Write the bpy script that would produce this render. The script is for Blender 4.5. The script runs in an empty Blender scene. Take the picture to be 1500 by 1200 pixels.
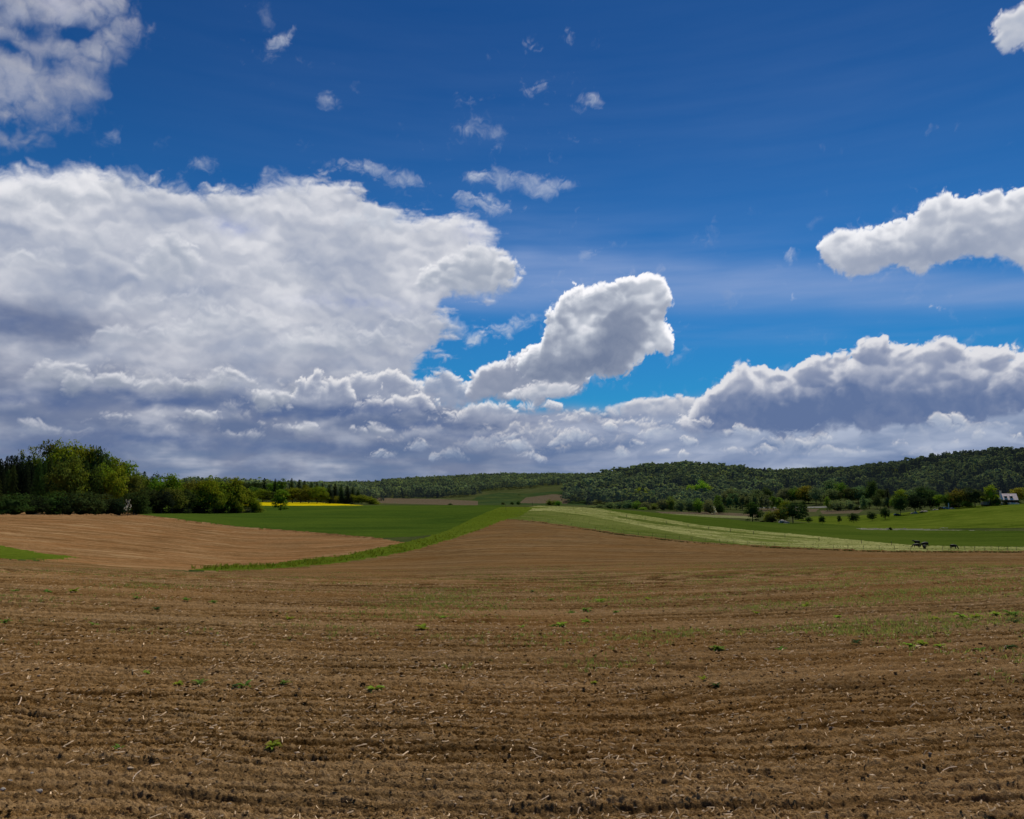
import math
import numpy as np
# ---------------------------------------------------------------- projection
F_PX = 1091.0; HOR = 705.0
PITCH = math.atan((HOR - 600.0) / F_PX)
def pix_dir(px, py):
    """unit direction of a photo pixel (1500x1200 frame)"""
    px = np.asarray(px, float); py = np.asarray(py, float)
    x = (px - 750.0) / F_PX; u = (600.0 - py) / F_PX
    cp, sp = math.cos(PITCH), math.sin(PITCH)
    X = x; Y = cp - u * sp; Z = sp + u * cp
    return X, Y, Z
def pix_ang(px, py):
    X, Y, Z = pix_dir(px, py)
    return np.arctan2(X, Y), np.arctan2(Z, np.hypot(X, Y))
# ---------------------------------------------------------------- noise
def _tab(seed):
    r = np.random.RandomState(seed)
    p = r.permutation(512); ang = r.rand(512) * 2 * np.pi
    return p, np.cos(ang).astype(np.float32), np.sin(ang).astype(np.float32)
def perlin(x, y, seed=0):
    p, gx, gy = _tab(seed)
    xi = np.floor(x).astype(np.int64); yi = np.floor(y).astype(np.int64)
    xf = (x - xi).astype(np.float32); yf = (y - yi).astype(np.float32)
    u = xf * xf * xf * (xf * (xf * 6 - 15) + 10); v = yf * yf * yf * (yf * (yf * 6 - 15) + 10)
    def g(ix, iy, fx, fy):
        h = p[(p[ix & 511] + iy) & 511]
        return gx[h] * fx + gy[h] * fy
    a = g(xi, yi, xf, yf); b = g(xi + 1, yi, xf - 1, yf)
    c = g(xi, yi + 1, xf, yf - 1); d = g(xi + 1, yi + 1, xf - 1, yf - 1)
    return (a + u * (b - a) + v * ((c + u * (d - c)) - (a + u * (b - a)))) * 1.5
def fbm(x, y, o, seed=0, g=0.5, l=2.03):
    s = 0; a = 1.0; t = 0
    for i in range(o):
        s = s + a * perlin(x, y, seed + i * 7); t += a
        x = x * l + 13.7; y = y * l + 5.3; a *= g
    return s / t
def billow(x, y, o, seed=0, g=0.5, l=2.03):
    s = 0; a = 1.0; t = 0
    for i in range(o):
        s = s + a * np.abs(perlin(x, y, seed + i * 7)); t += a
        x = x * l + 13.7; y = y * l + 5.3; a *= g
    return s / t * 2.2
def sstep(a, b, x):
    t = np.clip((x - a) / (b - a), 0, 1); return t * t * (3 - 2 * t)
def blur(im, s):
    """separable gaussian, s in cells"""
    r = int(s * 2.6) + 1
    k = np.exp(-0.5 * (np.arange(-r, r + 1) / s) ** 2); k = (k / k.sum()).astype(np.float32)
    if r > 12:      # FFT
        h, w = im.shape; P = r
        q = np.pad(im, P, mode='edge')
        fy = np.fft.fftfreq(q.shape[0])[:, None]; fx = np.fft.rfftfreq(q.shape[1])[None]
        G = np.exp(-2 * (np.pi * s) ** 2 * (fx * fx + fy * fy))
        return np.fft.irfft2(np.fft.rfft2(q) * G, s=q.shape)[P:P + h, P:P + w].astype(np.float32)
    q = np.pad(im, ((r, r), (0, 0)), mode='edge'); o = 0
    for i, w_ in enumerate(k): o = o + w_ * q[i:i + im.shape[0]]
    q = np.pad(o, ((0, 0), (r, r)), mode='edge'); o2 = 0
    for i, w_ in enumerate(k): o2 = o2 + w_ * q[:, i:i + im.shape[1]]
    return o2
def in_poly(px, py, pts):
    ins = np.zeros(np.shape(px), bool); n = len(pts)
    for i in range(n):
        x1, y1 = pts[i]; x2, y2 = pts[(i + 1) % n]
        if y1 == y2: continue
        c = ((y1 > py) != (y2 > py)) & (px < (x2 - x1) * (py - y1) / (y2 - y1) + x1)
        ins ^= c
    return ins
# ---------------------------------------------------------------- cloud sheet on the sky dome
CELL = 1.1                                     # dome cell, in 1/F_PX radian
A0, A1, E0, E1 = -1120.0, 1120.0, -16.0, 900.0
def srgb(r, g, b):
    f = lambda c: ((c / 255 + 0.055) / 1.055) ** 2.4 if c > 10 else c / 255 / 12.92
    return np.array([f(r), f(g), f(b)], np.float32)
def make_clouds(cell=CELL):
    na = int((A1 - A0) / cell) + 1; ne = int((E1 - E0) / cell) + 1
    av = np.linspace(A0, A1, na); ev = np.linspace(E0, E1, ne)
    A, E = np.meshgrid(av, ev); A = A.astype(np.float32); E = E.astype(np.float32)
    AS, ES = A, E
    def conv(pts):
        out = []
        for x, y in pts:
            a, e = pix_ang(x, y); out.append((float(a) * F_PX, float(e) * F_PX))
        return out
    # common domain warp
    wx = fbm(A / 70, E / 70, 4, 301); wy = fbm(A / 70 + 40, E / 70 + 9, 4, 302)
    W1x = A + 16 * wx; W1y = E + 16 * wy
    w2x = fbm(A / 22, E / 22, 4, 303); w2y = fbm(A / 22 + 40, E / 22 + 9, 4, 304)
    def mask(pts, s, wamp=1.0):
        p = conv(pts)
        m = in_poly(A + wamp * 14 * wx, E + wamp * 14 * wy, p).astype(np.float32)
        return blur(m, s / cell)
    def spot(x, y, rx, ry, rot=0.0):
        a, e = conv([(x, y)])[0]
        c, s = math.cos(rot), math.sin(rot)
        dx = A + 12 * wx - a; dy = E + 12 * wy - e
        u = dx * c + dy * s; v = -dx * s + dy * c
        return np.exp(-(u / rx) ** 2 - (v / ry) ** 2)
    def shift(im, da, de):
        """value of im at p + (da, de)"""
        sx = int(round(da / cell)); sy = int(round(de / cell))
        h, w = im.shape
        yi = np.clip(np.arange(h) + sy, 0, h - 1); xi = np.clip(np.arange(w) + sx, 0, w - 1)
        return im[yi][:, xi]
    C = np.zeros(A.shape + (3,), np.float32); AL = np.zeros(A.shape, np.float32)
    def over(col, al):
        nonlocal C, AL
        al = np.clip(al, 0, 1)[..., None]
        C[:] = col * al + C * (1 - al)
        AL = al[..., 0] + AL * (1 - al[..., 0])
    def march(d, L, steps, k):
        tau = 0
        for s in steps: tau = tau + np.clip(shift(d, L[0] * s, L[1] * s), 0, 1.2)
        return np.exp(-k * tau / len(steps))
    def light(d, H, L, kt, kn, steps, relief=1.0):
        t = march(d, L, steps, kt)
        gy, gx = np.gradient(H, cell)
        n = -(gx * L[0] + gy * L[1]) * relief
        n = n / np.sqrt(1 + n * n)
        return t, n
    L = (0.12, 0.95)

    # ---------- 0 haze veil: thin cirrus
    st = fbm(A / 260, E / 26, 5, 11)
    st2 = fbm(A / 90, E / 9 + A / 300, 4, 12)
    v = mask([(560, 395), (760, 370), (1000, 385), (1250, 392), (1560, 400), (1620, 440), (1500, 449), (1200, 452), (960, 452), (760, 455), (600, 450)], 9, 0.5)
    v2 = mask([(700, 300), (1000, 345), (1250, 350), (1250, 385), (900, 395), (700, 390)], 26, 0.8)
    v3 = mask([(150, 0), (1500, -40), (1600, 260), (1000, 300), (500, 260), (300, 180)], 90)
    v4 = mask([(900, 470), (1500, 466), (1500, 498), (900, 500)], 9, .5)
    al = v * (0.52 + 0.22 * st + 0.10 * st2) + v2 * (0.18 + 0.25 * st + .05 * st2) + v3 * np.clip(0.05 + 0.07 * st, 0, 1) + v4 * np.clip(.08 + .12 * st + .1 * st2, 0, 1)
    over(srgb(142, 165, 208), al * 0.9)

    # ---------- 1 horizon bank
    hx = A / 95; hy = E / 30
    hw = fbm(hx * .7, hy * .7, 4, 21)
    hb = fbm(hx + hw * .9, hy + hw * .7, 6, 22)
    top = mask([(-1800, 560), (400, 590), (640, 600), (800, 602), (900, 603), (1000, 590), (1600, 560), (3200, 560), (3200, 740), (-1800, 740)], 7, 0.8)
    base_al = np.clip(top * 1.25 + 0.25 * hb * top, 0, 1)
    tl = sstep(500, -500, A)[..., None]                        # left is greyer
    colD = srgb(104, 126, 164) * (1 - tl) + srgb(90, 110, 148) * tl
    colL = srgb(178, 188, 208) * (1 - tl) + srgb(152, 156, 176) * tl
    up = sstep(10, 110, E)
    s = np.clip(0.42 + 0.95 * hb + 0.18 * up, 0, 1)[..., None]
    over(colD * (1 - s) + colL * s, base_al)
    fadeR = np.clip(sstep(90, -120, A + 60 * wx) + sstep(95, 150, E + 30 * wy), 0, 1)
    # low blue streaks near the ground
    stk = np.clip(fbm(A / 150, E / 9, 4, 27) * 1.5, 0, 1) * sstep(75, 20, E) * 0.45
    over(srgb(92, 122, 170), stk)

    # ---------- generic cumulus layer, computed in a window around its outline
    def cumulus(pts, soft, amp, scale, seed, lit, mid, dark, kt=3.0, kn=0.3, L=L, steps=(4, 9, 16, 26, 40, 58), edge=0.10, g=0.55, opacity=1.0, bias=0.0, aniso=1.0, extra=None, wamp=1.0, relief=1.0, lown=0.0, kr=1.0, rim=0.35, bn=.10, core=0.0, fade=None, tones=(), bsoft=0.0):
        ds = lambda q, a: q * (1 - a) + a * np.array([.97, 1.0, 1.05], np.float32) * float(q[0] * .25 + q[1] * .65 + q[2] * .1) * 1.04
        lit = ds(lit, .5); mid = ds(mid, .45) * 1.04; dark = ds(dark, .35) * 1.12 * np.array([.90, 1.03, 1.04], np.float32); mid = mid * np.array([.965, 1.01, 1.01], np.float32)
        edge = edge * 1.7 + .06
        p = conv(pts)
        mg = 30 + soft * 2.5
        xs = [q[0] for q in p]; ys = [q[1] for q in p]
        i0 = int(np.clip((min(xs) - mg - A0) / cell, 0, na - 2)); i1 = int(np.clip((max(xs) + mg - A0) / cell, i0 + 2, na))
        j0 = int(np.clip((min(ys) - mg - E0) / cell, 0, ne - 2)); j1 = int(np.clip((max(ys) + mg - E0) / cell, j0 + 2, ne))
        S = (slice(j0, j1), slice(i0, i1))
        a, e = A[S], E[S]
        k_ = min(1.0, scale / 40.)
        ux = a + wamp * (17 * wx[S] + 26 * k_ * w2x[S]); uy = e + wamp * (17 * wy[S] + 26 * k_ * w2y[S])
        m = blur(in_poly(ux, uy, p).astype(np.float32), soft / cell)
        x = (a + 10 * wx[S] + 12 * w2x[S]) / scale; y = (e + 10 * wy[S] + 12 * w2y[S]) / scale * aniso
        b1 = billow(x * .8, y * .8, 2, seed, .5)
        b = 0.55 * b1 + 0.45 * billow(x * 2.3, y * 2.3, 5, seed + 3, g)
        f = fbm(x * 0.45 + 7, y * 0.45, 6, seed + 50)
        d = (m - 0.5) * 2.0 + amp * (b - 0.5) + amp * 0.8 * f + bias
        if extra is not None: d = d + extra[S]
        if core: d = d + core * np.clip((blur(m, 22 / cell) - .72) / .28, 0, 1)
        ms = blur(m, 5.0 / cell)
        g1, g0 = np.gradient(ms, cell)
        dn = np.clip(g1 * 2.2 * soft * 1.3 + .0, 0, 1)              # 1 on the underside, where the mask grows upward
        dn = blur(dn, 6.0 / cell)
        ew = edge * (1 + 2.2 * np.clip(f + .1, 0, 1)) + bsoft * dn
        al = sstep(0.0, 1.0, d / ew)
        dd = np.clip(d, 0, 1)
        th = blur(dd, 3.0 / cell)
        t = march(dd * (.55 + .9 * b), L, steps, kt)
        cl = np.clip(dd * 3, 0, 1)
        H = blur((dd * 1.3 + (1.15 * b1 + .22 * b) * cl).astype(np.float32) * scale * .5, 2.6 / cell)
        gy, gx = np.gradient(H, cell)
        n = -(gx * L[0] + gy * L[1]) * relief; n = n / np.sqrt(1 + n * n)
        r = np.exp(-kr * 2.6 * th * (.6 + .8 * b))
        tn = 0
        for (tx, ty, rx, ry, rot, amt) in tones:  # light and dark spots painted into the cloud shading
            (ca, ce), = conv([(tx, ty)]); c_, s_ = math.cos(rot), math.sin(rot)
            q = 14 * wx[S] + 18 * k_ * w2x[S]; q2 = 14 * wy[S] + 18 * k_ * w2y[S]
            da = a + q - ca; de = e + q2 - ce
            tn = tn + amt * np.exp(-((da * c_ + de * s_) / rx) ** 2 - ((-da * s_ + de * c_) / ry) ** 2)
        base = (1 - rim) * t + rim * r + tn
        lum = base + kn * n * np.clip(.25 + 1.1 * base, .22, 1) + lown * f + .10
        lum = .12 * np.log1p(np.exp(np.clip(lum / .12, -30, 30))) + .10 * f + bn * (b - .5)
        lum = np.clip(lum, 0, 1.1)[..., None]
        col = np.where(lum < 0.5, dark + (mid - dark) * (lum / 0.5), mid + (lit - mid) * ((lum - 0.5) / 0.5))
        al = (np.clip(al, 0, 1) * opacity)
        if fade is not None: al = al * fade[S]
        al = al[..., None]
        C[S] = col * al + C[S] * (1 - al)
        AL[S] = al[..., 0] + AL[S] * (1 - al[..., 0])
    WHITE = srgb(226, 226, 232); CREAM = srgb(214, 212, 214)
    GREY = srgb(158, 160, 186); DK = srgb(104, 108, 145)

    # ---------- 2 lower right bank
    P = lambda x, y, w, h: [(x - w, y + h * .6), (x - w * .9, y), (x - w * .5, y - h * .7), (x, y - h), (x + w * .5, y - h * .8), (x + w * .9, y - h * .1), (x + w, y + h * .5), (x + w * .3, y + h * .9), (x - w * .4, y + h * .85)]
    SL = srgb(86, 106, 158)
    bank = [(985, 612), (1010, 586), (1040, 572), (1052, 556), (1070, 545), (1110, 543), (1135, 536), (1180, 521), (1240, 516), (1300, 505), (1322, 497), (1345, 509), (1400, 505), (1500, 499), (1700, 495), (2100, 520), (3200, 495), (3200, 615), (1500, 612), (1380, 624), (1200, 640), (1060, 644), (1000, 632)]
    cumulus(P(970, 596, 90, 20), 7, 0.9, 26, 97, srgb(214, 212, 220), srgb(168, 172, 198), srgb(118, 128, 170), kt=2.2, edge=.3, bsoft=.8)
    cumulus(bank, 22, 1.7, 46, 95, srgb(206, 208, 220), srgb(170, 176, 200), srgb(120, 132, 172), kt=1.2, kn=.2, edge=.9, opacity=.5)
    cumulus(bank, 11, 1.1, 40, 101, srgb(214, 213, 222), srgb(158, 163, 194), SL, kt=3.6, kn=.34, edge=0.12, steps=(5, 12, 22, 34, 50, 70, 92), L=(-0.12, 1.0), rim=.25, bsoft=.7,
            tones=[(1120, 612, 120, 30, 0, -.35), (1400, 595, 160, 26, 0, -.35), (1230, 600, 120, 28, 0, -.3), (1260, 548, 160, 18, .15, .12), (1420, 545, 120, 16, 0, .18), (1090, 565, 50, 16, .1, .2)])
    # ---------- 3 big left mass: thin streaky part
    left = [(-1800, 222), (0, 236), (50, 240), (110, 236), (190, 250), (330, 268), (380, 268), (398, 250), (440, 246), (480, 252), (530, 278), (560, 296), (600, 306), (680, 304), (722, 326), (712, 352), (750, 374), (764, 392), (748, 412), (690, 432), (640, 446), (596, 446), (640, 462), (676, 474), (690, 496), (640, 522), (590, 540), (600, 560), (900, 640), (900, 760), (-1800, 760)]
    gl = fbm(A / 120 + 3, E / 42, 5, 141); gs = fbm(A / 60 + 3, E / 13, 4, 143)
    cumulus(left, 16, 1.05, 62, 131, srgb(226, 224, 230), srgb(184, 184, 204), srgb(138, 142, 176), kt=0.6, kn=0.24, bn=.06, core=1.1, edge=0.55, steps=(4, 10, 20, 34, 50), aniso=1.6, extra=(0.35 * gl + (.55 + .5 * sstep(-330, -180, A)) * gs) * (1 - .6 * sstep(-250, -480, A)), relief=0.6, lown=0.75, fade=fadeR,
            tones=[(60, 275, 200, 30, 0, .25), (640, 395, 110, 30, 0, .2), (245, 380, 60, 30, 0, .2), (200, 420, 120, 20, .1, -.25), (480, 400, 150, 20, 0, -.12), (40, 340, 100, 14, 0, -.15), (380, 480, 160, 22, 0, .15), (560, 500, 110, 24, 0, .2)])
    low = sstep(330, 60, E) * sstep(80, -250, A) * 0.5 + sstep(165, 60, E) * sstep(340, 0, A) * .55
    patch = fbm(A / 105 + 11, E / 44 + 2, 6, 151)
    mk = np.clip(AL, 0, 1) * sstep(200, -100, A)
    dark1 = spot(0, 472, 130, 30) * .9 + spot(60, 560, 220, 30) * .45
    over(srgb(92, 107, 142), np.clip(low * (0.7 + 1.3 * patch) + dark1 * (0.8 + .9 * patch), 0, 0.9) * mk * 0.85)
    hole = spot(338, 330, 34, 11) * .5 + spot(520, 445, 80, 10) * .3 + spot(690, 345, 28, 9) * .3
    over(srgb(96, 124, 190), hole * (0.6 + 0.9 * fbm(A / 20, E / 14, 4, 161)))
    # ---------- 4 heaps inside / on top of the left mass
    Wm, Mm, Dm = srgb(232, 230, 234), srgb(186, 187, 204), srgb(130, 136, 166)
    heaps = [(690, 402, 88, 42, 1., .3, .5), (245, 380, 58, 46, .85, .5, .9), (55, 295, 90, 46, .7, .6, .9), (180, 280, 100, 36, .7, .5, .9), (50, 385, 75, 34, .7, .6, 1.), (130, 350, 60, 30, .5, .6, 1.), (330, 300, 70, 34, .55, .6, 1.), (440, 285, 60, 30, .6, .5, 1.),
             (330, 478, 130, 32, .65, .6, 1.2), (190, 500, 110, 30, .65, .6, 1.2), (30, 440, 60, 20, .5, .8, 1.), (500, 500, 130, 30, .7, .6, 1.2), (620, 482, 80, 24, .6, .6, 1.), (560, 340, 110, 30, .45, .7, 1.), (250, 440, 90, 26, .5, .6, 1.), (420, 400, 90, 30, .4, .7, 1.), (120, 430, 70, 24, .45, .7, 1.)]
    for i, (x, y, w, h, o, eg, bs) in enumerate(heaps):
        cumulus(P(x, y, w, h), 13, 0.9, 42, 400 + i * 11, Wm, Mm, Dm, kt=1.7, kn=.26, bn=.08, edge=eg, opacity=o, aniso=1.25, steps=(4, 9, 16, 26, 38), bsoft=bs)
    # rows of heaps, each with a slate coloured flat base that melts into the haze
    DS = srgb(94, 112, 148)
    rows = [(150, 556, 150, 24, .7), (300, 566, 100, 26, .7), (20, 592, 90, 18, .6), (420, 578, 80, 24, .8), (215, 606, 110, 18, .65), (335, 604, 66, 20, .75), (500, 612, 60, 16, .6), (90, 636, 110, 14, .5), (395, 630, 60, 12, .6), (260, 640, 90, 12, .5), (480, 650, 60, 10, .5)]
    def base(x, y, w, o=.6):
        a_ = spot(x, y, w, 9) + .7 * spot(x + w * .3, y + 9, w * .8, 8) + .5 * spot(x - w * .5, y + 4, w * .5, 10)
        over(DS, np.clip(a_ * o * (1 + .9 * patch2), 0, .85))
    patch2 = fbm(A / 34, E / 17, 5, 171)
    for i, (x, y, w, h, o) in enumerate(rows):
        cumulus(P(x, y, w, h), 14, 1.3, 44, 600 + i * 11, srgb(204, 203, 212), srgb(164, 166, 186), DS, kt=2.2, kn=.2, bn=.06, edge=0.5, opacity=min(1, o * 1.15), aniso=1.6, steps=(3, 7, 13, 20, 28), bsoft=1.6)
        base(x + 10, y + h * .8, w * .75, o * .7)
    # ---------- 5 centre row of heaps
    mid_ = [(470, 572, 62, 32), (560, 568, 74, 34), (648, 572, 44, 34), (600, 598, 70, 18), (540, 604, 60, 14), (700, 606, 76, 18), (790, 590, 40, 14), (620, 636, 60, 12), (560, 648, 60, 10), (760, 634, 90, 18), (850, 616, 80, 14), (930, 620, 60, 14), (690, 660, 60, 9), (900, 648, 60, 10), (1010, 612, 36, 12), (800, 655, 50, 9)]
    for i, (x, y, w, h) in enumerate(sorted(mid_, key=lambda q: q[1])):
        far = max(0., (y - 600) / 60.)
        cumulus(P(x, y, w, h), 9, 1.25, 32 if h > 20 else 24, 800 + i * 11, srgb(226, 222, 225) * (1 - .22 * far), srgb(172, 174, 198), srgb(112, 120, 160), kt=2.8, kn=.28, edge=0.22 + .3 * far, opacity=.9 - .35 * far, aniso=1.25, steps=(3, 7, 12, 19, 28), bsoft=1.1, rim=.25)
        if x < 720: base(x, y + h * .85, w * .8, .62)
    for (x, y, w_, h_, o) in [(480, 604, 90, 9, .8), (560, 598, 60, 8, .6), (245, 588, 90, 12, .7), (40, 585, 80, 10, .6), (400, 606, 40, 8, .4), (230, 642, 90, 8, .7), (440, 655, 120, 7, .6), (620, 625, 60, 7, .6), (700, 640, 50, 6, .5), (60, 655, 120, 8, .5), (0, 470, 90, 22, .5)]:
        over(srgb(84, 105, 148), np.clip(spot(x, y, w_, h_) * o * (1 + 1.2 * patch2), 0, .85))
    for i, (x, y, w, h, o) in enumerate([(150, 560, 70, 20, .85), (90, 545, 60, 18, .7), (330, 560, 60, 20, .8), (395, 585, 46, 18, .9), (280, 612, 60, 13, .7), (160, 612, 60, 13, .7), (440, 628, 46, 12, .8), (60, 622, 60, 12, .6), (350, 632, 50, 11, .6), (540, 632, 40, 11, .7), (250, 560, 50, 14, .6)]):
        cumulus(P(x, y, w, h), 7, 1.1, 30, 2300 + i * 11, srgb(222, 220, 226), srgb(170, 172, 192), srgb(112, 120, 152), kt=2.4, kn=.3, bn=.08, edge=0.35, opacity=o, aniso=1.35, steps=(3, 7, 13, 20, 28), bsoft=1.4)
    # ---------- 6 the big cumulus
    tail = [(676, 590), (688, 556), (706, 538), (724, 528), (745, 526), (762, 512), (790, 504), (830, 520), (860, 545), (860, 575), (800, 592), (740, 590)]
    cumulus(tail, 9, 1.0, 28, 891, srgb(226, 225, 232), srgb(160, 163, 190), srgb(118, 124, 158), kt=4.2, kn=.3, edge=0.15, L=(0.0, 0.95), wamp=.7, rim=.2, bsoft=.9, tones=[(810, 535, 50, 20, 0, -.25)])
    cumulus(P(790, 572, 62, 15), 6, 0.9, 22, 931, srgb(218, 216, 224), srgb(178, 180, 200), srgb(128, 134, 168), kt=1.8, kn=.3, edge=0.3, aniso=1.2, bsoft=.7)
    big = [(752, 548), (762, 520), (786, 498), (806, 482), (800, 464), (818, 444), (830, 430), (850, 420), (872, 412), (888, 418), (905, 412), (925, 404), (942, 396), (958, 398), (974, 410), (984, 432), (982, 452), (970, 464), (988, 480), (994, 500), (984, 520), (968, 524), (962, 510), (952, 528), (930, 542), (905, 552), (880, 558), (845, 562), (790, 560)]
    cumulus(big, 20, 1.7, 42, 899, srgb(214, 214, 224), srgb(170, 172, 194), srgb(140, 146, 176), kt=.9, kn=.2, edge=.9, opacity=.55)
    cumulus(big, 8, 1.1, 27, 901, srgb(244, 241, 244), srgb(186, 188, 206), srgb(108, 116, 152), kt=2.2, kn=.28, bn=.06, edge=0.12, steps=(4, 8, 14, 22, 32), L=(0.05, 0.95), wamp=.6, rim=.3, bsoft=.35,
            tones=[(905, 500, 46, 24, .35, -.42), (850, 538, 80, 16, .1, -.42), (905, 460, 26, 14, .6, -.2), (852, 474, 22, 20, .3, .42), (880, 462, 26, 7, .5, .3), (948, 425, 34, 26, 0, .35), (970, 490, 20, 30, 0, .45), (940, 525, 30, 10, .5, .35), (850, 432, 30, 10, .5, .2)])
    cumulus(P(960, 400, 26, 13), 9, 1.0, 20, 921, srgb(206, 206, 222), srgb(180, 182, 206), srgb(150, 156, 190), kt=.8, edge=.9, opacity=.5)
    # ---------- 7 right cloud
    rc = [(1190, 350), (1225, 339), (1262, 332), (1280, 330), (1296, 324), (1320, 318), (1345, 304), (1352, 296), (1366, 288), (1374, 280), (1388, 288), (1402, 280), (1412, 284), (1450, 284), (1500, 272), (1600, 262), (1700, 300), (1640, 380), (1500, 390), (1460, 386), (1440, 382), (1400, 384), (1385, 392), (1355, 406), (1335, 410), (1310, 396), (1280, 402), (1245, 404), (1222, 392), (1208, 370)]
    cumulus(rc, 22, 1.7, 46, 949, srgb(216, 216, 226), srgb(180, 182, 202), srgb(150, 156, 186), kt=.9, kn=.2, edge=.9, opacity=.55)
    cumulus(rc, 9, .98, 31, 951, srgb(234, 233, 238), srgb(190, 190, 208), srgb(136, 140, 172), kt=1.6, kn=.28, bn=.06, edge=0.15, steps=(4, 9, 16, 26, 38, 52), wamp=.7, bsoft=.5, tones=[(1440, 352, 70, 14, .1, -.22), (1300, 378, 60, 14, 0, -.2), (1370, 375, 40, 12, 0, -.15), (1240, 355, 50, 14, .1, .12), (1480, 315, 80, 20, .1, .12)])
    # small low puffs on the right horizon
    for i, (x, y, w, h) in enumerate([(660, 668, 30, 7), (720, 650, 40, 12), (610, 655, 26, 7), (780, 668, 30, 8), (840, 640, 30, 10), (890, 625, 20, 8), (960, 634, 28, 9), (560, 668, 30, 7), (1120, 660, 24, 7), (1190, 645, 30, 8), (1350, 665, 40, 6), (1392, 612, 30, 17), (1434, 640, 13, 9), (1318, 650, 20, 5), (1260, 652, 8, 5), (1392, 646, 9, 6), (1480, 645, 22, 6), (1150, 648, 50, 10), (1005, 648, 16, 12), (908, 664, 9, 12), (870, 652, 12, 7), (995, 668, 10, 7), (970, 664, 8, 7), (1090, 634, 26, 10), (1033, 660, 4, 4), (940, 650, 16, 8), (820, 607, 10, 5), (850, 610, 7, 4), (752, 655, 34, 10), (745, 642, 20, 8), (1230, 660, 60, 7), (1440, 625, 50, 8), (1080, 668, 40, 6)]):
        cumulus(P(x, y, w * 1.15, h * 1.15), 4, 1.1, 14, 1000 + i * 11, srgb(226, 221, 222), srgb(184, 188, 208), srgb(138, 148, 186), kt=1.3, kn=.3, edge=0.5, opacity=.9 if w < 35 else .5, steps=(2, 4, 7, 11), bsoft=1.4, wamp=1.0)
    # ---------- 8 upper left cloud
    ul = [(-1800, -60), (170, -60), (205, 0), (222, 30), (246, 66), (244, 84), (215, 94), (172, 92), (150, 112), (172, 130), (186, 146), (168, 160), (140, 168), (118, 184), (104, 205), (90, 222), (40, 224), (-20, 220), (-1800, 226)]
    holes = -1.1 * spot(50, 44, 18, 10) - 1.3 * spot(108, 52, 24, 11) - 1.0 * spot(2, 66, 26, 8) - .9 * spot(10, 178, 34, 14) - .5 * spot(90, 100, 60, 12)
    cumulus(ul, 20, 1.1, 60, 1301, srgb(178, 176, 197), srgb(160, 161, 187), srgb(124, 132, 176), kt=.8, kn=.22, edge=0.8, extra=holes + .45 * gl + .2 * gs, relief=.5, lown=.5)
    # ---------- 9 small bits
    bits = [(412, 58, 36, 12, -.45, .55), (388, 18, 12, 18, .2, .3), (485, 152, 19, 9, 0, .5), (690, 151, 30, 8, 0, .5), (792, 131, 34, 10, .1, .65), (866, 148, 24, 9, -.1, .62), (838, 52, 13, 14, .4, .4), (784, 68, 20, 9, 0, .42), (702, 192, 44, 10, .1, .42), (728, 211, 11, 9, 0, .5), (525, 242, 50, 14, .15, .5), (600, 262, 40, 12, .1, .5), (740, 262, 66, 14, .15, .6), (800, 276, 40, 17, -.1, .6), (705, 296, 50, 14, .15, .62), (862, 377, 18, 13, -.4, .35), (1161, 374, 19, 10, .15, .85), (735, 482, 44, 9, -.2, .8), (768, 470, 38, 8, -.02, .85), (300, 243, 26, 10, 0, .4), (160, 200, 26, 10, -.3, .35), (700, 500, 32, 9, -.2, .7), (560, 318, 60, 20, 0, .4), (975, 572, 10, 8, .4, .3), (955, 580, 7, 9, .4, .25)]
    for i, (x, y, w, h, r, o) in enumerate(bits):
        c, s_ = math.cos(r), math.sin(r)
        pts = [(x + dx * w * c - dy * h * s_, y + dx * w * s_ + dy * h * c) for dx, dy in [(-1, .3), (-.8, -.3), (-.3, -.9), (.3, -.8), (.8, -.5), (1, .2), (.5, .8), (-.2, .9), (-.7, .8)]]
        cumulus(pts, 7, 1.2, 30, 1500 + i * 11, srgb(234, 232, 238), srgb(204, 205, 220), srgb(170, 176, 202), kt=.8, kn=.15, edge=1.1, opacity=min(1, o * 1.35), steps=(3, 7, 12), bias=.34, aniso=1.5, wamp=.6)
    # slate streaks hanging low over the left and middle distance
    sk = fbm(A / 130 + 5, E / 17, 6, 175)
    over(srgb(98, 119, 154), np.clip(.42 + 1.5 * sk, 0, 1) * sstep(86, 20, E) * sstep(260, -40, A) * .8)
    over(srgb(110, 128, 168), np.clip(.2 + 1.2 * sk, 0, 1) * sstep(60, 10, E) * sstep(100, 300, A) * .5)
    # top right corner
    cumulus([(1448, 28), (1470, 18), (1500, 8), (1580, -10), (1600, 60), (1520, 92), (1492, 82), (1466, 76), (1462, 54), (1446, 48)], 7, .9, 26, 1901, srgb(222, 220, 228), srgb(186, 187, 206), srgb(146, 150, 184), kt=1.4, kn=.3, edge=.3, bsoft=.5)
    # ---------- clouds that lie outside the photograph, above and to the sides
    px_top = mask([(-900, -900), (2400, -900), (2400, -60), (1000, -90), (-900, -60)], 40)
    d = fbm(W1x / 240, W1y / 200, 6, 1950) * 1.6 - .25 + (px_top - 1)
    over(srgb(200, 200, 214), sstep(0, .6, d) * .8)
    fd = sstep(1118, 960, np.abs(A)); C *= fd[..., None]; AL = AL * fd
    return av, ev, C, AL
SKY_LOW = (.05, .39, .60); SKY_MID = (.105, .42, .69); SKY_TOP = (.072, .285, .535)
import bpy, bmesh, random
from mathutils import Vector
R = random.Random(7)
NR = np.random.RandomState(11)
scene = bpy.context.scene
COL = scene.collection
CAMH = 1.7
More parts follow.
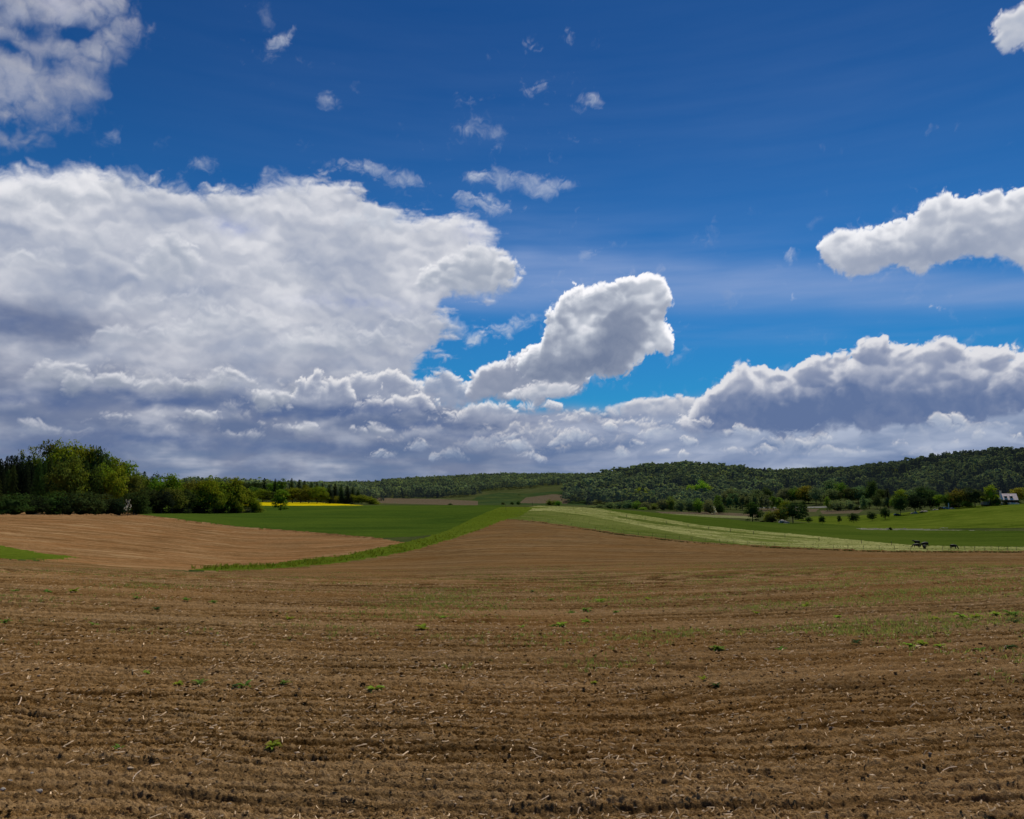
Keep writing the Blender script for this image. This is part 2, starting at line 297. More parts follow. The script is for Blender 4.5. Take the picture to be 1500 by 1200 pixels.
# ================================================================ small helpers
def tag(o, label=None, cat=None, group=None, kind=None):
    if label: o['label'] = label
    if cat: o['category'] = cat
    if group: o['group'] = group
    if kind: o['kind'] = kind
    return o
def link(o, parent=None):
    COL.objects.link(o)
    if parent is not None: o.parent = parent
    return o
def empty(name, loc=(0, 0, 0), rz=0.0):
    o = bpy.data.objects.new(name, None); o.empty_display_size = .3
    o.location = loc; o.rotation_euler = (0, 0, rz); return link(o)
def mesh_np(name, co, quads, mat=None, parent=None, smooth=False, tris=None, attrs=None):
    """mesh object from numpy arrays of coordinates, quads and / or triangles"""
    me = bpy.data.meshes.new(name)
    co = np.asarray(co, np.float32).reshape(-1, 3)
    nq = 0 if quads is None else len(quads); nt = 0 if tris is None else len(tris)
    me.vertices.add(len(co)); me.vertices.foreach_set('co', co.ravel())
    li = []; ls = []; lt = []
    if nq: li.append(np.asarray(quads, np.int32).ravel()); ls.append(np.arange(nq) * 4); lt.append(np.full(nq, 4))
    if nt: li.append(np.asarray(tris, np.int32).ravel()); ls.append(nq * 4 + np.arange(nt) * 3); lt.append(np.full(nt, 3))
    li = np.concatenate(li); ls = np.concatenate(ls).astype(np.int32); lt = np.concatenate(lt).astype(np.int32)
    me.loops.add(len(li)); me.loops.foreach_set('vertex_index', li)
    me.polygons.add(nq + nt); me.polygons.foreach_set('loop_start', ls); me.polygons.foreach_set('loop_total', lt)
    if smooth: me.polygons.foreach_set('use_smooth', np.ones(nq + nt, bool))
    me.update(calc_edges=True)
    for k, v in (attrs or {}).items():
        at = me.attributes.new(k, 'FLOAT_COLOR', 'POINT'); at.data.foreach_set('color', np.asarray(v, np.float32).ravel())
    if mat: me.materials.append(mat)
    o = bpy.data.objects.new(name, me); return link(o, parent)
def bm_obj(name, bm, mat, parent=None, smooth=False):
    me = bpy.data.meshes.new(name); bm.to_mesh(me); bm.free()
    if smooth: me.polygons.foreach_set('use_smooth', np.ones(len(me.polygons), bool))
    me.materials.append(mat); return link(bpy.data.objects.new(name, me), parent)
def box(bm, x0, x1, y0, y1, z0, z1):
    v = [bm.verts.new(p) for p in [(x0, y0, z0), (x1, y0, z0), (x1, y1, z0), (x0, y1, z0), (x0, y0, z1), (x1, y0, z1), (x1, y1, z1), (x0, y1, z1)]]
    for f in [(0, 3, 2, 1), (4, 5, 6, 7), (0, 1, 5, 4), (1, 2, 6, 5), (2, 3, 7, 6), (3, 0, 4, 7)]: bm.faces.new([v[i] for i in f])
def tube(bm, p, q, r0, r1, n=7):
    p = Vector(p); q = Vector(q); d = (q - p).normalized()
    a = d.orthogonal().normalized(); b = d.cross(a)
    A = [bm.verts.new(p + r0 * (math.cos(t) * a + math.sin(t) * b)) for t in [2 * math.pi * i / n for i in range(n)]]
    B = [bm.verts.new(q + r1 * (math.cos(t) * a + math.sin(t) * b)) for t in [2 * math.pi * i / n for i in range(n)]]
    for i in range(n): bm.faces.new([A[i], A[(i + 1) % n], B[(i + 1) % n], B[i]])
    bm.faces.new(B); bm.faces.new(A[::-1])
# ---------------------------------------------------------------- node helpers
class NT:
    def __init__(s, tree): s.t = tree; s.n = tree.nodes; s.l = tree.links
    def __call__(s, typ, ins=None, **kw):
        n = s.n.new(typ)
        for k, v in kw.items(): setattr(n, k, v)
        for k, v in (ins or {}).items():
            if isinstance(v, bpy.types.NodeSocket): s.l.new(v, n.inputs[k])
            else: n.inputs[k].default_value = v
        return n
    def math(s, op, a, b=0.0, c=None, clamp=False):
        d = {0: a, 1: b}
        if c is not None: d[2] = c
        n = s('ShaderNodeMath', d, operation=op); n.use_clamp = clamp; return n.outputs[0]
    def mix(s, f, a, b, mode='MIX'):
        n = s.n.new('ShaderNodeMix'); n.data_type = 'RGBA'; n.blend_type = mode
        for k, v in ((0, f), (6, a), (7, b)):
            if isinstance(v, bpy.types.NodeSocket): s.l.new(v, n.inputs[k])
            else: n.inputs[k].default_value = (tuple(v) + (1,))[:4] if k else v
        return n.outputs[2]
    def noise(s, vec, scale, detail=4, rough=.5, dist=0.0):
        return s('ShaderNodeTexNoise', {'Vector': vec, 'Scale': scale, 'Detail': detail, 'Roughness': rough, 'Distortion': dist}).outputs[0]
    def ramp(s, v, a, b, c=0.0, d=1.0):
        n = s('ShaderNodeMapRange', {0: v, 1: a, 2: b, 3: c, 4: d}); n.interpolation_type = 'SMOOTHSTEP'; return n.outputs[0]
    def mapping(s, vec, rot=0.0, scale=(1, 1, 1)):
        return s('ShaderNodeMapping', {'Vector': vec, 'Rotation': (0, 0, rot), 'Scale': scale}).outputs[0]
def new_mat(name):
    m = bpy.data.materials.new(name); m.use_nodes = True
    m.node_tree.nodes.clear(); N = NT(m.node_tree)
    out = N('ShaderNodeOutputMaterial'); return m, N, out
def simple(name, col, rough=.8, var=.25, scale=6.0, metal=0.0):
    m, N, out = new_mat(name)
    p = N('ShaderNodeTexCoord').outputs['Object']
    n = N.noise(p, scale, 5, .6)
    c = N.mix(N.ramp(n, .3, .7), [x * (1 - var) for x in col], [min(1, x * (1 + var)) for x in col])
    b = N('ShaderNodeBsdfPrincipled', {'Base Color': c, 'Roughness': rough, 'Metallic': metal, 'Specular IOR Level': .12 if rough > .5 else .5})
    N.l.new(b.outputs[0], out.inputs[0]); return m
# ================================================================ sun, world, camera
SUN_EL = math.radians(51); SUN_AZ = math.radians(22)      # azimuth from +Y, positive to the right
sd = Vector((math.sin(SUN_AZ) * math.cos(SUN_EL), math.cos(SUN_AZ) * math.cos(SUN_EL), math.sin(SUN_EL)))
sl = bpy.data.lights.new('sun', 'SUN'); sl.energy = 4.3; sl.angle = math.radians(.53); sl.color = (1, .94, .84)
so = link(bpy.data.objects.new('sun', sl)); so.rotation_euler = sd.to_track_quat('Z', 'Y').to_euler(); so.location = (0, 0, 50)
w = bpy.data.worlds.new('World'); scene.world = w; w.use_nodes = True
N = NT(w.node_tree); w.node_tree.nodes.clear()
sky = N('ShaderNodeTexSky', sky_type='NISHITA'); sky.sun_disc = False
sky.sun_elevation = SUN_EL; sky.sun_rotation = SUN_AZ; sky.altitude = 900; sky.air_density = 1.0; sky.dust_density = .15; sky.ozone_density = 3.0
dirn = N('ShaderNodeTexCoord').outputs['Generated']
zz = N('ShaderNodeSeparateXYZ', {0: dirn}).outputs[2]
lowf = N.ramp(zz, .02, .30); topf = N.ramp(zz, .22, .56)
g1 = N.mix(lowf, SKY_LOW, SKY_MID); g2 = N.mix(topf, g1, SKY_TOP)
bg = N('ShaderNodeBackground', {'Color': N.mix(1.0, sky.outputs[0], g2, 'MULTIPLY'), 'Strength': .1})
N.l.new(bg.outputs[0], N('ShaderNodeOutputWorld').inputs[0])
cam = bpy.data.cameras.new('camera'); cam.sensor_width = 36; cam.lens = 36 * F_PX / 1500; cam.clip_start = .1; cam.clip_end = 30000
co_ = link(bpy.data.objects.new('camera', cam)); co_.location = (0, 0, CAMH); co_.rotation_euler = (math.pi / 2 + PITCH, 0, 0)
scene.camera = co_
scene.view_settings.view_transform = 'Standard'; scene.view_settings.look = 'None'; scene.view_settings.exposure = 0
scene.render.engine = 'CYCLES'
scene.cycles.max_bounces = 5; scene.cycles.diffuse_bounces = 2; scene.cycles.glossy_bounces = 1; scene.cycles.transparent_max_bounces = 8
scene.cycles.use_adaptive_sampling = True; scene.cycles.adaptive_threshold = .02
# ================================================================ sky dome with the clouds
def build_sky():
    av, ev, C, AL = make_clouds()
    na, ne = len(av), len(ev)
    A, E = np.meshgrid(av / F_PX, ev / F_PX)
    rad = 9500.0
    co = np.stack([np.sin(A) * np.cos(E) * rad, np.cos(A) * np.cos(E) * rad, np.sin(E) * rad + CAMH], -1).reshape(-1, 3)
    idx = np.arange(na * ne).reshape(ne, na)
    q = np.stack([idx[:-1, :-1], idx[:-1, 1:], idx[1:, 1:], idx[1:, :-1]], -1).reshape(-1, 4)
    al = AL.reshape(-1)
    q = q[(al[q].max(1) > .004)]
    un = C.reshape(-1, 3) / np.maximum(al, 1e-3)[:, None]
    use = np.zeros(len(co), bool); use[q.ravel()] = True
    rem = np.cumsum(use) - 1
    m, N, out = new_mat('cloud_light')
    at = N('ShaderNodeAttribute', attribute_name='cloud')
    em = N('ShaderNodeEmission', {'Color': at.outputs['Color'], 'Strength': 1.0})  # clouds glow with sunlit tops and shaded bases baked into their colour
    tr = N('ShaderNodeBsdfTransparent')
    mx = N('ShaderNodeMixShader', {0: at.outputs['Alpha'], 1: tr.outputs[0], 2: em.outputs[0]})
    N.l.new(mx.outputs[0], out.inputs[0]); m.cycles.emission_sampling = 'NONE'
    o = mesh_np('sky', co[use], rem[q], m, attrs={'cloud': np.concatenate([un, al[:, None]], 1)[use]})
    tag(o, 'blue sky with white and slate grey heaped clouds', kind='structure')
build_sky()
# ================================================================ terrain
COLS = [-250, 0, 100, 200, 400, 600, 750, 830, 900, 1000, 1100, 1200, 1300, 1400, 1500, 1750]
KN = [  # distance, then the photo row on which the ground at that distance is seen, for each column
    (30,   842, 846, 848, 850, 856, 859, 860, 860, 859, 856, 853, 850, 847, 845, 843, 840),
    (60,   819, 823, 827, 832, 837, 833, 827, 826, 825, 824, 823, 822, 822, 822, 822, 822),
    (80,   807, 812, 818, 824, 831, 819, 811, 811, 812, 813, 814, 814, 815, 815, 815, 815),
    (100,  798, 804, 810, 816, 824, 808, 799, 799, 801, 804, 808, 811, 812, 813, 813, 813),
    (150,  770, 774, 779, 785, 797, 788, 778, 780, 787, 797, 804, 808, 809.5, 810, 810.5, 811),
    (200,  755, 756, 756, 760, 773, 772, 764, 769, 776, 786, 795, 800, 803, 805, 806, 808),
    (260,  753, 753, 753, 753, 758, 757, 751, 755, 762, 774, 784, 791, 795, 797, 799, 800),
    (350,  738, 736, 738, 744, 749.5, 742.5, 742, 744, 750, 761, 771, 778, 780, 781, 781, 781),
    (430,  724, 722, 727, 736, 747.5, 741.5, 741.5, 743, 747, 757, 766, 771, 770, 767, 764, 762),
    (520,  716, 716, 720, 728, 738, 740.5, 743, 744, 747, 754, 763, 765, 761, 754, 748, 745),
    (650,  712, 712, 715, 722, 733, 739, 742, 742, 745, 749, 755, 754, 749, 741, 737, 735),
    (800,  710, 710, 712, 718, 728, 737, 738, 738, 739, 743, 745, 744, 741, 734, 730, 729),
    (1000, 709, 709, 710, 714, 722, 735, 731, 728, 718, 716, 726, 729, 727, 717, 712, 710),
    (1300, 711, 711, 711, 714, 718, 727, 721, 714, 700, 690, 698, 713, 709, 694, 688, 686),
    (1700, 712, 712, 712, 713, 716, 715, 709, 707, 704, 700, 700, 702, 688, 674, 667, 664),
    (2300, 712, 712, 712, 713, 714, 706.5, 700, 701, 701, 700, 697, 692, 690, 684, 680, 680),
    (3200, 706, 706, 706, 706, 706, 706, 706, 706, 706, 706, 702, 700, 700, 700, 700, 700),
    (8500, 705.5,) + (705.5,) * 15,
]
def pchip_matrix(xk, yk, x):
    """monotone cubic interpolation; yk (n, m) -> (len(x), m)"""
    xk = np.asarray(xk, float); yk = np.asarray(yk, float); h = np.diff(xk)[:, None]; dl = np.diff(yk, axis=0) / h
    d = np.zeros_like(yk); a, b = dl[:-1], dl[1:]
    w1 = 2 * h[1:] + h[:-1]; w2 = h[1:] + 2 * h[:-1]
    with np.errstate(all='ignore'):
        m = (w1 + w2) / (w1 / a + w2 / b)
    d[1:-1] = np.where(a * b > 0, m, 0); d[0] = dl[0]; d[-1] = dl[-1]
    i = np.clip(np.searchsorted(xk, x) - 1, 0, len(xk) - 2)
    t = ((x - xk[i]) / h[i, 0])[:, None]; H = h[i]
    return ((1 + 2 * t) * (1 - t) ** 2) * yk[i] + t * (1 - t) ** 2 * H * d[i] + t * t * (3 - 2 * t) * yk[i + 1] + t * t * (t - 1) * H * d[i + 1]
_az = []
zk = []; dk = []
colaz = [float(pix_ang(c, 750)[0]) for c in COLS]
near = [0.0, 1.2, 2.5, 4, 7, 12, 19]
z30 = [CAMH + 30 * math.tan(float(pix_ang(c, KN[0][i + 1])[1])) for i, c in enumerate(COLS)]
for d in near[1:]:
    dk.append(d); zk.append([z * (d / 30) ** 1.12 for z in z30])
for row in KN:
    dk.append(row[0]); zk.append([CAMH + row[0] * math.tan(float(pix_ang(c, row[i + 1])[1])) for i, c in enumerate(COLS)])
dk = np.array(dk); zk = np.array(zk)
LD0, LD1, NLD = math.log(1.2), math.log(8500), 1500
LG = np.linspace(LD0, LD1, NLD)
_t = pchip_matrix(np.log(dk), zk, LG)                       # (NLD, ncol)
AG = np.linspace(colaz[0], colaz[-1], 420)
ZT = pchip_matrix(colaz, _t.T, AG).T                        # (NLD, 420)
def _sm(a, k):
    ker = np.hanning(k + 2)[1:-1]; ker /= ker.sum()
    p = np.pad(a, ((0, 0), (k // 2, k // 2)), mode='edge')
    return np.stack([np.convolve(r, ker, 'valid') for r in p])
ZT = _sm(ZT, 21); ZT = _sm(ZT.T, 15).T
def ground_z(x, y):
    """smooth ground height of the land at world x, y (numpy or float)"""
    x = np.asarray(x, float); y = np.asarray(y, float)
    d = np.maximum(np.hypot(x, y), 1.2); a = np.arctan2(x, y)
    i = np.clip((np.log(d) - LD0) / (LD1 - LD0) * (NLD - 1), 0, NLD - 1.001); j = np.clip((a - AG[0]) / (AG[-1] - AG[0]) * 419, 0, 418.999)
    i0 = i.astype(int); j0 = j.astype(int); fi = i - i0; fj = j - j0
    return (ZT[i0, j0] * (1 - fi) + ZT[i0 + 1, j0] * fi) * (1 - fj) + (ZT[i0, j0 + 1] * (1 - fi) + ZT[i0 + 1, j0 + 1] * fi) * fj
def pol(d, px, py=750):
    """x, y, z of the ground d metres out in the direction of photo column px"""
    a = float(pix_ang(px, py)[0]); x, y = d * math.sin(a), d * math.cos(a)
    return x, y, float(ground_z(x, y))
def seen(px, py, dmin=2.5, dmax=3000, n=3000):
    """first ground point met by the sight line of a photo pixel"""
    X, Y, Z = [float(v) for v in pix_dir(px, py)]
    hh = math.hypot(X, Y); a = np.exp(np.linspace(math.log(dmin), math.log(dmax), n))
    z = CAMH + a * Z / hh; g = ground_z(a * X / hh, a * Y / hh)
    k = np.argmax(z <= g)
    if not (z <= g).any(): k = len(a) - 1
    d = a[k]; return X / hh * d, Y / hh * d, float(g[k])
def to_pix(x, y, z):
    cp, sp = math.cos(PITCH), math.sin(PITCH)
    zz = z - CAMH; dep = y * cp + zz * sp; up = -y * sp + zz * cp
    return 750 + F_PX * x / dep, 600 - F_PX * up / dep
# ---------------------------------------------------------------- soil relief
def soil_height(x, y, d):
    """furrows and clods of the tilled field"""
    bend = .22 * np.clip(-x / 6, 0, 2.2) * np.clip((y - 5) / 9, 0, 1.3) * -1.0
    wv = fbm(x * .30, y * .45, 3, 61) * .55
    q = y - bend * 2.0 + wv
    rows = np.sin(q * 2 * np.pi / .19 + 1.4 * fbm(x * 1.3, y * .9, 2, 62)) * .5 + .5
    big = np.sin(q * 2 * np.pi / .62 + 1.6 * fbm(x * .5, y * .5, 2, 63)) * .5 + .5
    am = np.clip(.5 + 1.3 * fbm(x * .35, y * 1.1, 3, 64), .05, 1.4)
    am2 = np.clip(.6 + 1.8 * fbm(x * .8 + 5, y * 1.6, 3, 69), 0, 1.5)
    h = -.028 * (1 - rows) ** 2.4 * np.clip(am, .25, 1.2) * np.clip(am2, .3, 1) - .024 * (1 - big) ** 3 * np.clip(am2, .2, 1)
    c1 = billow(x * 6, y * 8, 3, 65, .6); c2 = fbm(x * 42, y * 36, 3, 66, .75); c3 = np.clip(billow(x * 11, y * 22, 3, 67) - .33, 0, 1)
    c4 = np.clip(billow(x * 22 + 3, y * 44, 2, 70) - .30, 0, 1)
    h = h + .024 * (c1 - .4) + .008 * c2 + .020 * c3 + .014 * c4
    h = h + .035 * fbm(x * .6, y * 1.6, 3, 68)
    lf = np.clip((d - 7) / 14, 0, 1)                        # the narrow drill rows merge into the broad ones with distance
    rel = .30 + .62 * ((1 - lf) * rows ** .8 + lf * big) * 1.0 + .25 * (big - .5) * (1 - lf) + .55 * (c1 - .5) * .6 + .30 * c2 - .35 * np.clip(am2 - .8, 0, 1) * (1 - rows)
    return h, np.clip(rel, 0, 1)
# ---------------------------------------------------------------- land zones (outlines seen from the road, mapped onto the land)
Z = {}
zones = [  # name, min d, max d, outline
    ('grass_strip', 40, 330, [(278, 836), (340, 829), (390, 829), (440, 821), (500, 815), (590, 797), (620, 790), (656, 779), (674, 770), (700, 757), (720, 749), (738, 742), (790, 736), (850, 739), (900, 749), (830, 744), (780, 746), (762, 758), (746, 761), (735, 764), (700, 778), (660, 791), (610, 806), (560, 816), (500, 825), (440, 832), (380, 836), (300, 838)]),
    ('grass_strip', 40, 200, [(-260, 780), (-60, 794), (0, 800), (60, 811), (118, 818), (60, 821), (0, 820), (-260, 812)]),
    ('rough_pasture', 120, 420, [(744, 762), (764, 750), (800, 749), (850, 755), (905, 765), (960, 776), (1010, 786), (1060, 795), (1100, 801), (1000, 793.5), (900, 782), (830, 771), (780, 764)]),
    ('rough_pasture', 120, 420, [(905, 757), (960, 765), (1040, 776), (1120, 783.5), (1200, 790), (1200, 792), (1120, 786), (1040, 779), (960, 768.5), (905, 760)]),
    ('meadow', 120, 420, [(746, 761), (764, 745), (800, 740), (850, 741), (900, 750), (960, 759), (1030, 771), (1100, 778), (1200, 787), (1300, 797), (1345, 801), (1400, 802), (1500, 803), (1800, 806), (1800, 810), (1500, 809), (1380, 809), (1300, 808.5), (1200, 805), (1150, 803), (1000, 793.5), (900, 782), (830, 771), (780, 764)]),
    ('green_field', 150, 520, [(880, 744), (900, 746), (960, 752), (1060, 760), (1100, 765), (1200, 767), (1260, 772), (1260, 777), (1500, 779), (1800, 779), (1800, 806), (1500, 803), (1400, 802), (1345, 801), (1300, 797), (1200, 787), (1100, 778), (1030, 771), (960, 759), (900, 750), (860, 742)]),
    ('farm_track', 300, 420, [(1230, 774.5), (1345, 775.5), (1400, 776.5), (1500, 779), (1800, 783), (1800, 785), (1500, 781), (1400, 778.8), (1250, 777.5)]),
    ('wheat_field', 150, 480, [(200, 754.5), (120, 700), (400, 700), (760, 736), (738, 742), (720, 749), (700, 757), (674, 770), (656, 779), (620, 790), (596, 795), (560, 790), (440, 780), (350, 773), (260, 762)]),
    ('tilled_field', 55, 300, [(-400, 745), (205, 745), (260, 762), (350, 773), (440, 780), (560, 790), (596, 795), (560, 803), (500, 815), (440, 821), (390, 829), (340, 829), (278, 836), (200, 834), (118, 824), (60, 821), (118, 818), (60, 811), (0, 800), (-60, 794), (-400, 775)]),
    ('ploughed_field', 0, 330, [(-2500, 3000), (-2500, 800), (-260, 812), (0, 820), (118, 823), (200, 834), (300, 838), (380, 836), (440, 832), (500, 825), (560, 816), (610, 806), (660, 791), (700, 778), (735, 764), (746, 760), (780, 764), (830, 771), (900, 782), (1000, 793.5), (1150, 803), (1200, 805), (1300, 808.5), (1380, 809), (1500, 809), (4000, 811), (4000, 3000)]),
    ('rapeseed_field', 330, 640, [(300, 735), (382, 736), (470, 737), (535, 741), (500, 744), (460, 746.5), (300, 746)]),
    ('striped_field', 380, 720, [(1160, 764), (1190, 757), (1240, 757), (1330, 751), (1400, 743), (1500, 738), (1800, 730), (1800, 779), (1500, 779), (1260, 777), (1260, 772), (1200, 767)]),
    ('country_road', 560, 1000, [(1105, 743), (1210, 742), (1270, 742), (1270, 743.8), (1210, 743.8), (1105, 744.8)]),
    ('pale_field', 380, 900, [(960, 752), (1060, 755), (1110, 757), (1110, 760), (1060, 758.5), (1000, 757)]),
    ('bare_field', 380, 900, [(960, 749.5), (1040, 750), (1110, 753), (1110, 757), (1060, 755), (970, 752)]),
    ('bare_field', 500, 900, [(1200, 748), (1265, 747), (1258, 752), (1205, 753)]), ('bare_field', 500, 900, [(1110, 745), (1200, 745.5), (1195, 750), (1110, 749)]),
    ('bare_field', 700, 1600, [(540, 729), (590, 730), (640, 731), (700, 734), (700, 741), (540, 741)]), ('bare_field', 700, 1600, [(770, 729), (810, 724), (850, 727), (830, 738), (760, 737)]),
    ('upland_field', 700, 1900, [(680, 740), (700, 727), (730, 722), (770, 723), (830, 719), (880, 720), (860, 740)]),
]
def build_land():
    # azimuth lines: dense across the view, coarse round the back
    half = math.radians(38.5); step = .00118
    front = np.arange(-half, half + step, step)
    back = np.concatenate([np.linspace(-math.pi, -half, 90)[:-1], front, np.linspace(half, math.pi, 90)[1:]])
    # distance rows: even steps of sight angle over the near field, then geometric
    t = np.linspace(1.7 / 2.6, 1.7 / 46, 760)
    rows = np.concatenate([[1.3, 1.8, 2.2], 1.7 / t, np.exp(np.linspace(math.log(46.5), math.log(420), 330)), np.exp(np.linspace(math.log(422), math.log(2600), 260)), np.exp(np.linspace(math.log(2700), math.log(9400), 14))])
    nA, nD = len(back), len(rows)
    AA, DD = np.meshgrid(back, rows)
    X = DD * np.sin(AA); Y = DD * np.cos(AA)
    Zg = ground_z(X, Y)
    behind = np.abs(AA) > half + .3
    # which land is where
    cx = (X[:-1, :-1] + X[1:, 1:]) / 2; cy = (Y[:-1, :-1] + Y[1:, 1:]) / 2; cz = (Zg[:-1, :-1] + Zg[1:, 1:]) / 2; cd = np.hypot(cx, cy); ca = np.abs(np.arctan2(cx, cy))
    frontm = (ca < 1.15)
    cyy = np.where(frontm, cy, 1.0)
    PX, PY = to_pix(cx, cyy, cz)
    jx = PX + 2.2 * fbm(cx / 3.1, cy / 3.1, 3, 71) * np.clip(60 / cd * 3, .3, 3); jy = PY + 2.4 * fbm(cx / 2.3 + 9, cy / 2.3, 3, 72) * np.clip(80 / cd, .12, 1.3)
    zone = np.zeros(cd.shape, np.int16)
    names = ['ground'] + sorted(set(z[0] for z in zones))
    for nm, d0, d1, pts in zones:
        m = in_poly(jx, jy, pts) & (cd >= d0) & (cd <= d1) & frontm & (zone == 0)
        zone[m] = names.index(nm)
    zone[(cd < 40)] = names.index('ploughed_field'); zone[(~frontm) & (cd < 150)] = names.index('ploughed_field')
    # relief of the tilled soil fades out with distance
    nd = rows < 75
    fad = np.clip((75 - DD[nd]) / 35, 0, 1)
    Hs, Rl = soil_height(X[nd], Y[nd], DD[nd]); Hs = Hs * fad
    Zg[nd] += Hs
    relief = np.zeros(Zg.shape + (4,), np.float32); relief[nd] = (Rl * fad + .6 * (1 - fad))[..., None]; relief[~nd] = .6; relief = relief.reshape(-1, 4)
    far = rows > 60
    lump = fbm(X[far] / 1.1, Y[far] / 1.1, 3, 75) * .07 + fbm(X[far] / 7, Y[far] / 7, 3, 76) * .12
    Zg[far] += lump * np.clip((DD[far] - 60) / 30, 0, 1)
    # grass stands a little proud of bare soil
    gz = np.zeros(Zg.shape); gi = [names.index(n) for n in ('grass_strip', 'meadow', 'rough_pasture', 'wheat_field', 'green_field', 'striped_field', 'rapeseed_field')]
    gm = np.isin(zone, gi); gz[:-1, :-1] += gm; gz[1:, 1:] += gm
    Zg += np.clip(gz, 0, 1) * np.where(DD > 330, .28, np.clip((DD - 60) / 400, .08, .28))
    co = np.stack([X, Y, Zg], -1).reshape(-1, 3)
    idx = np.arange(nA * nD).reshape(nD, nA)
    q = np.stack([idx[:-1, :-1], idx[:-1, 1:], idx[1:, 1:], idx[1:, :-1]], -1)
    q = q[..., ::-1] if False else q
    for k, nm in enumerate(names):
        m = zone == k
        qq = q[m]
        if not len(qq): continue
        use = np.zeros(len(co), bool); use[qq.ravel()] = True; rem = np.cumsum(use) - 1
        qf = rem[qq][:, ::-1]
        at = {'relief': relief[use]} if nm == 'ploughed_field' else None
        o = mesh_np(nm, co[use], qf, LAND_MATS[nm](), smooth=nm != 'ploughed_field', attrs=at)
        tag(o, LAND_LABELS[nm], kind='structure')
LAND_LABELS = {
    'ground': 'grassy valley floor and hill ground under the woods', 'ploughed_field': 'brown tilled soil of the large foreground field',
    'tilled_field': 'light brown tilled field below the left wood', 'grass_strip': 'bright green grass strip between the brown fields',
    'rough_pasture': 'green rough pasture inside the pale meadow', 'meadow': 'pale mottled meadow along the wire fence', 'green_field': 'dark green crop strip behind the pale meadow', 'farm_track': 'pale farm track crossing the right hand fields',
    'wheat_field': 'dark green crop field in front of the left wood', 'rapeseed_field': 'bright yellow rapeseed field in flower', 'striped_field': 'green hillside field with light stripes below the farmhouse',
    'country_road': 'thin pale road in the valley', 'pale_field': 'pale strip of field in the valley', 'bare_field': 'brown bare field patch in the valley', 'upland_field': 'green field in the gap between the wooded hills'}
def soil_mat(name, dark, mid, lightc, rot, far=False):
    def f():
        m, N, out = new_mat(name)
        pos = N('ShaderNodeNewGeometry').outputs['Position']
        big = N.noise(pos, .11, 4, .55)
        st = N.noise(N.mapping(pos, rot, (.16, 2.6, 1)), 1.0, 5, .62, .3)
        st2 = N.noise(N.mapping(pos, rot, (.035, .75, 1)), 1.0, 5, .6, .2)
        fine = N.noise(pos, 9.0 if not far else 1.6, 6, .68)
        gr = N.noise(pos, 55.0 if not far else 5.0, 4, .7)
        g2 = N.noise(pos, 130.0 if not far else 14.0, 3, .7)
        c = N.mix(N.ramp(fine, .38, .62), dark, mid)
        c = N.mix(N.ramp(gr, .48, .66, 0, .8), c, lightc)
        c = N.mix(N.ramp(g2, .46, .62, 0, .85), c, [x * .40 for x in dark])
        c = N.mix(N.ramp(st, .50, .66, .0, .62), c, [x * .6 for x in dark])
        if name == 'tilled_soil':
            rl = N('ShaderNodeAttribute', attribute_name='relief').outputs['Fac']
            c = N.mix(N.ramp(rl, .58, .18, 0, .92), c, [x * .48 for x in dark]); c = N.mix(N.ramp(rl, .62, 1.0, 0, .38), c, lightc)  # furrow shade put into the soil colour: troughs darkened, crests lightened
        c = N.mix(N.ramp(st2, .42, .66, 0, .38), c, lightc)
        c = N.mix(N.ramp(big, .35, .7, 0, .35), c, [mid[0] * 1.1, mid[1] * .95, mid[2] * .85])
        if far:
            ln = N.noise(N.mapping(pos, rot, (.006, .42, 1)), 1.0, 3, .5)
            c = N.mix(N.ramp(ln, .585, .615, 0, .55), c, [x * .7 for x in dark]); c = N.mix(N.ramp(ln, .40, .37, 0, .45), c, lightc)
        bump = N('ShaderNodeBump', {'Strength': 1.0, 'Distance': .03 if not far else .08, 'Height': N.math('ADD', fine, N.math('MULTIPLY', gr, .5))})
        b = N('ShaderNodeBsdfDiffuse', {'Color': c, 'Roughness': .6, 'Normal': bump.outputs[0]})
        N.l.new(b.outputs[0], out.inputs[0]); return m
    return f
def grass_mat(name, a, b_, c_, rot=0.0, sx=.05, sy=.7, amt=.5, fine=1.3, flowers=None):
    def f():
        m, N, out = new_mat(name)
        pos = N('ShaderNodeNewGeometry').outputs['Position']
        st = N.noise(N.mapping(pos, rot, (sx, sy, 1)), 1.0, 5, .6, .35)
        big = N.noise(pos, .035, 5, .6)
        fi = N.noise(pos, fine, 6, .72)
        c = N.mix(N.ramp(big, .35, .65), a, b_)
        c = N.mix(N.ramp(st, .42, .62, 0, amt), c, c_)
        c = N.mix(N.ramp(fi, .38, .66, .0, .55), c, [x * .45 for x in a])
        ln = N.noise(N.mapping(pos, rot, (sx * .15, sy * 1.6, 1)), 1.0, 3, .55)
        c = N.mix(N.ramp(ln, .56, .60, 0, .40), c, [x * .5 for x in a]); pt = N.noise(pos, .012, 4, .6); c = N.mix(N.ramp(pt, .40, .64, 0, .4), c, c_)
        bump = N('ShaderNodeBump', {'Strength': .8, 'Distance': .25, 'Height': fi})
        d = N('ShaderNodeBsdfDiffuse', {'Color': c, 'Roughness': .3, 'Normal': bump.outputs[0]})
        N.l.new(d.outputs[0], out.inputs[0]); return m
    return f
def direction(p1, p2):
    a = seen(*p1); b = seen(*p2); return -math.atan2(b[1] - a[1], b[0] - a[0])
rot_left = direction((20, 765), (290, 800))
rot_str = direction((1290, 768), (1480, 752))
rot_mea = direction((930, 758), (1200, 795))
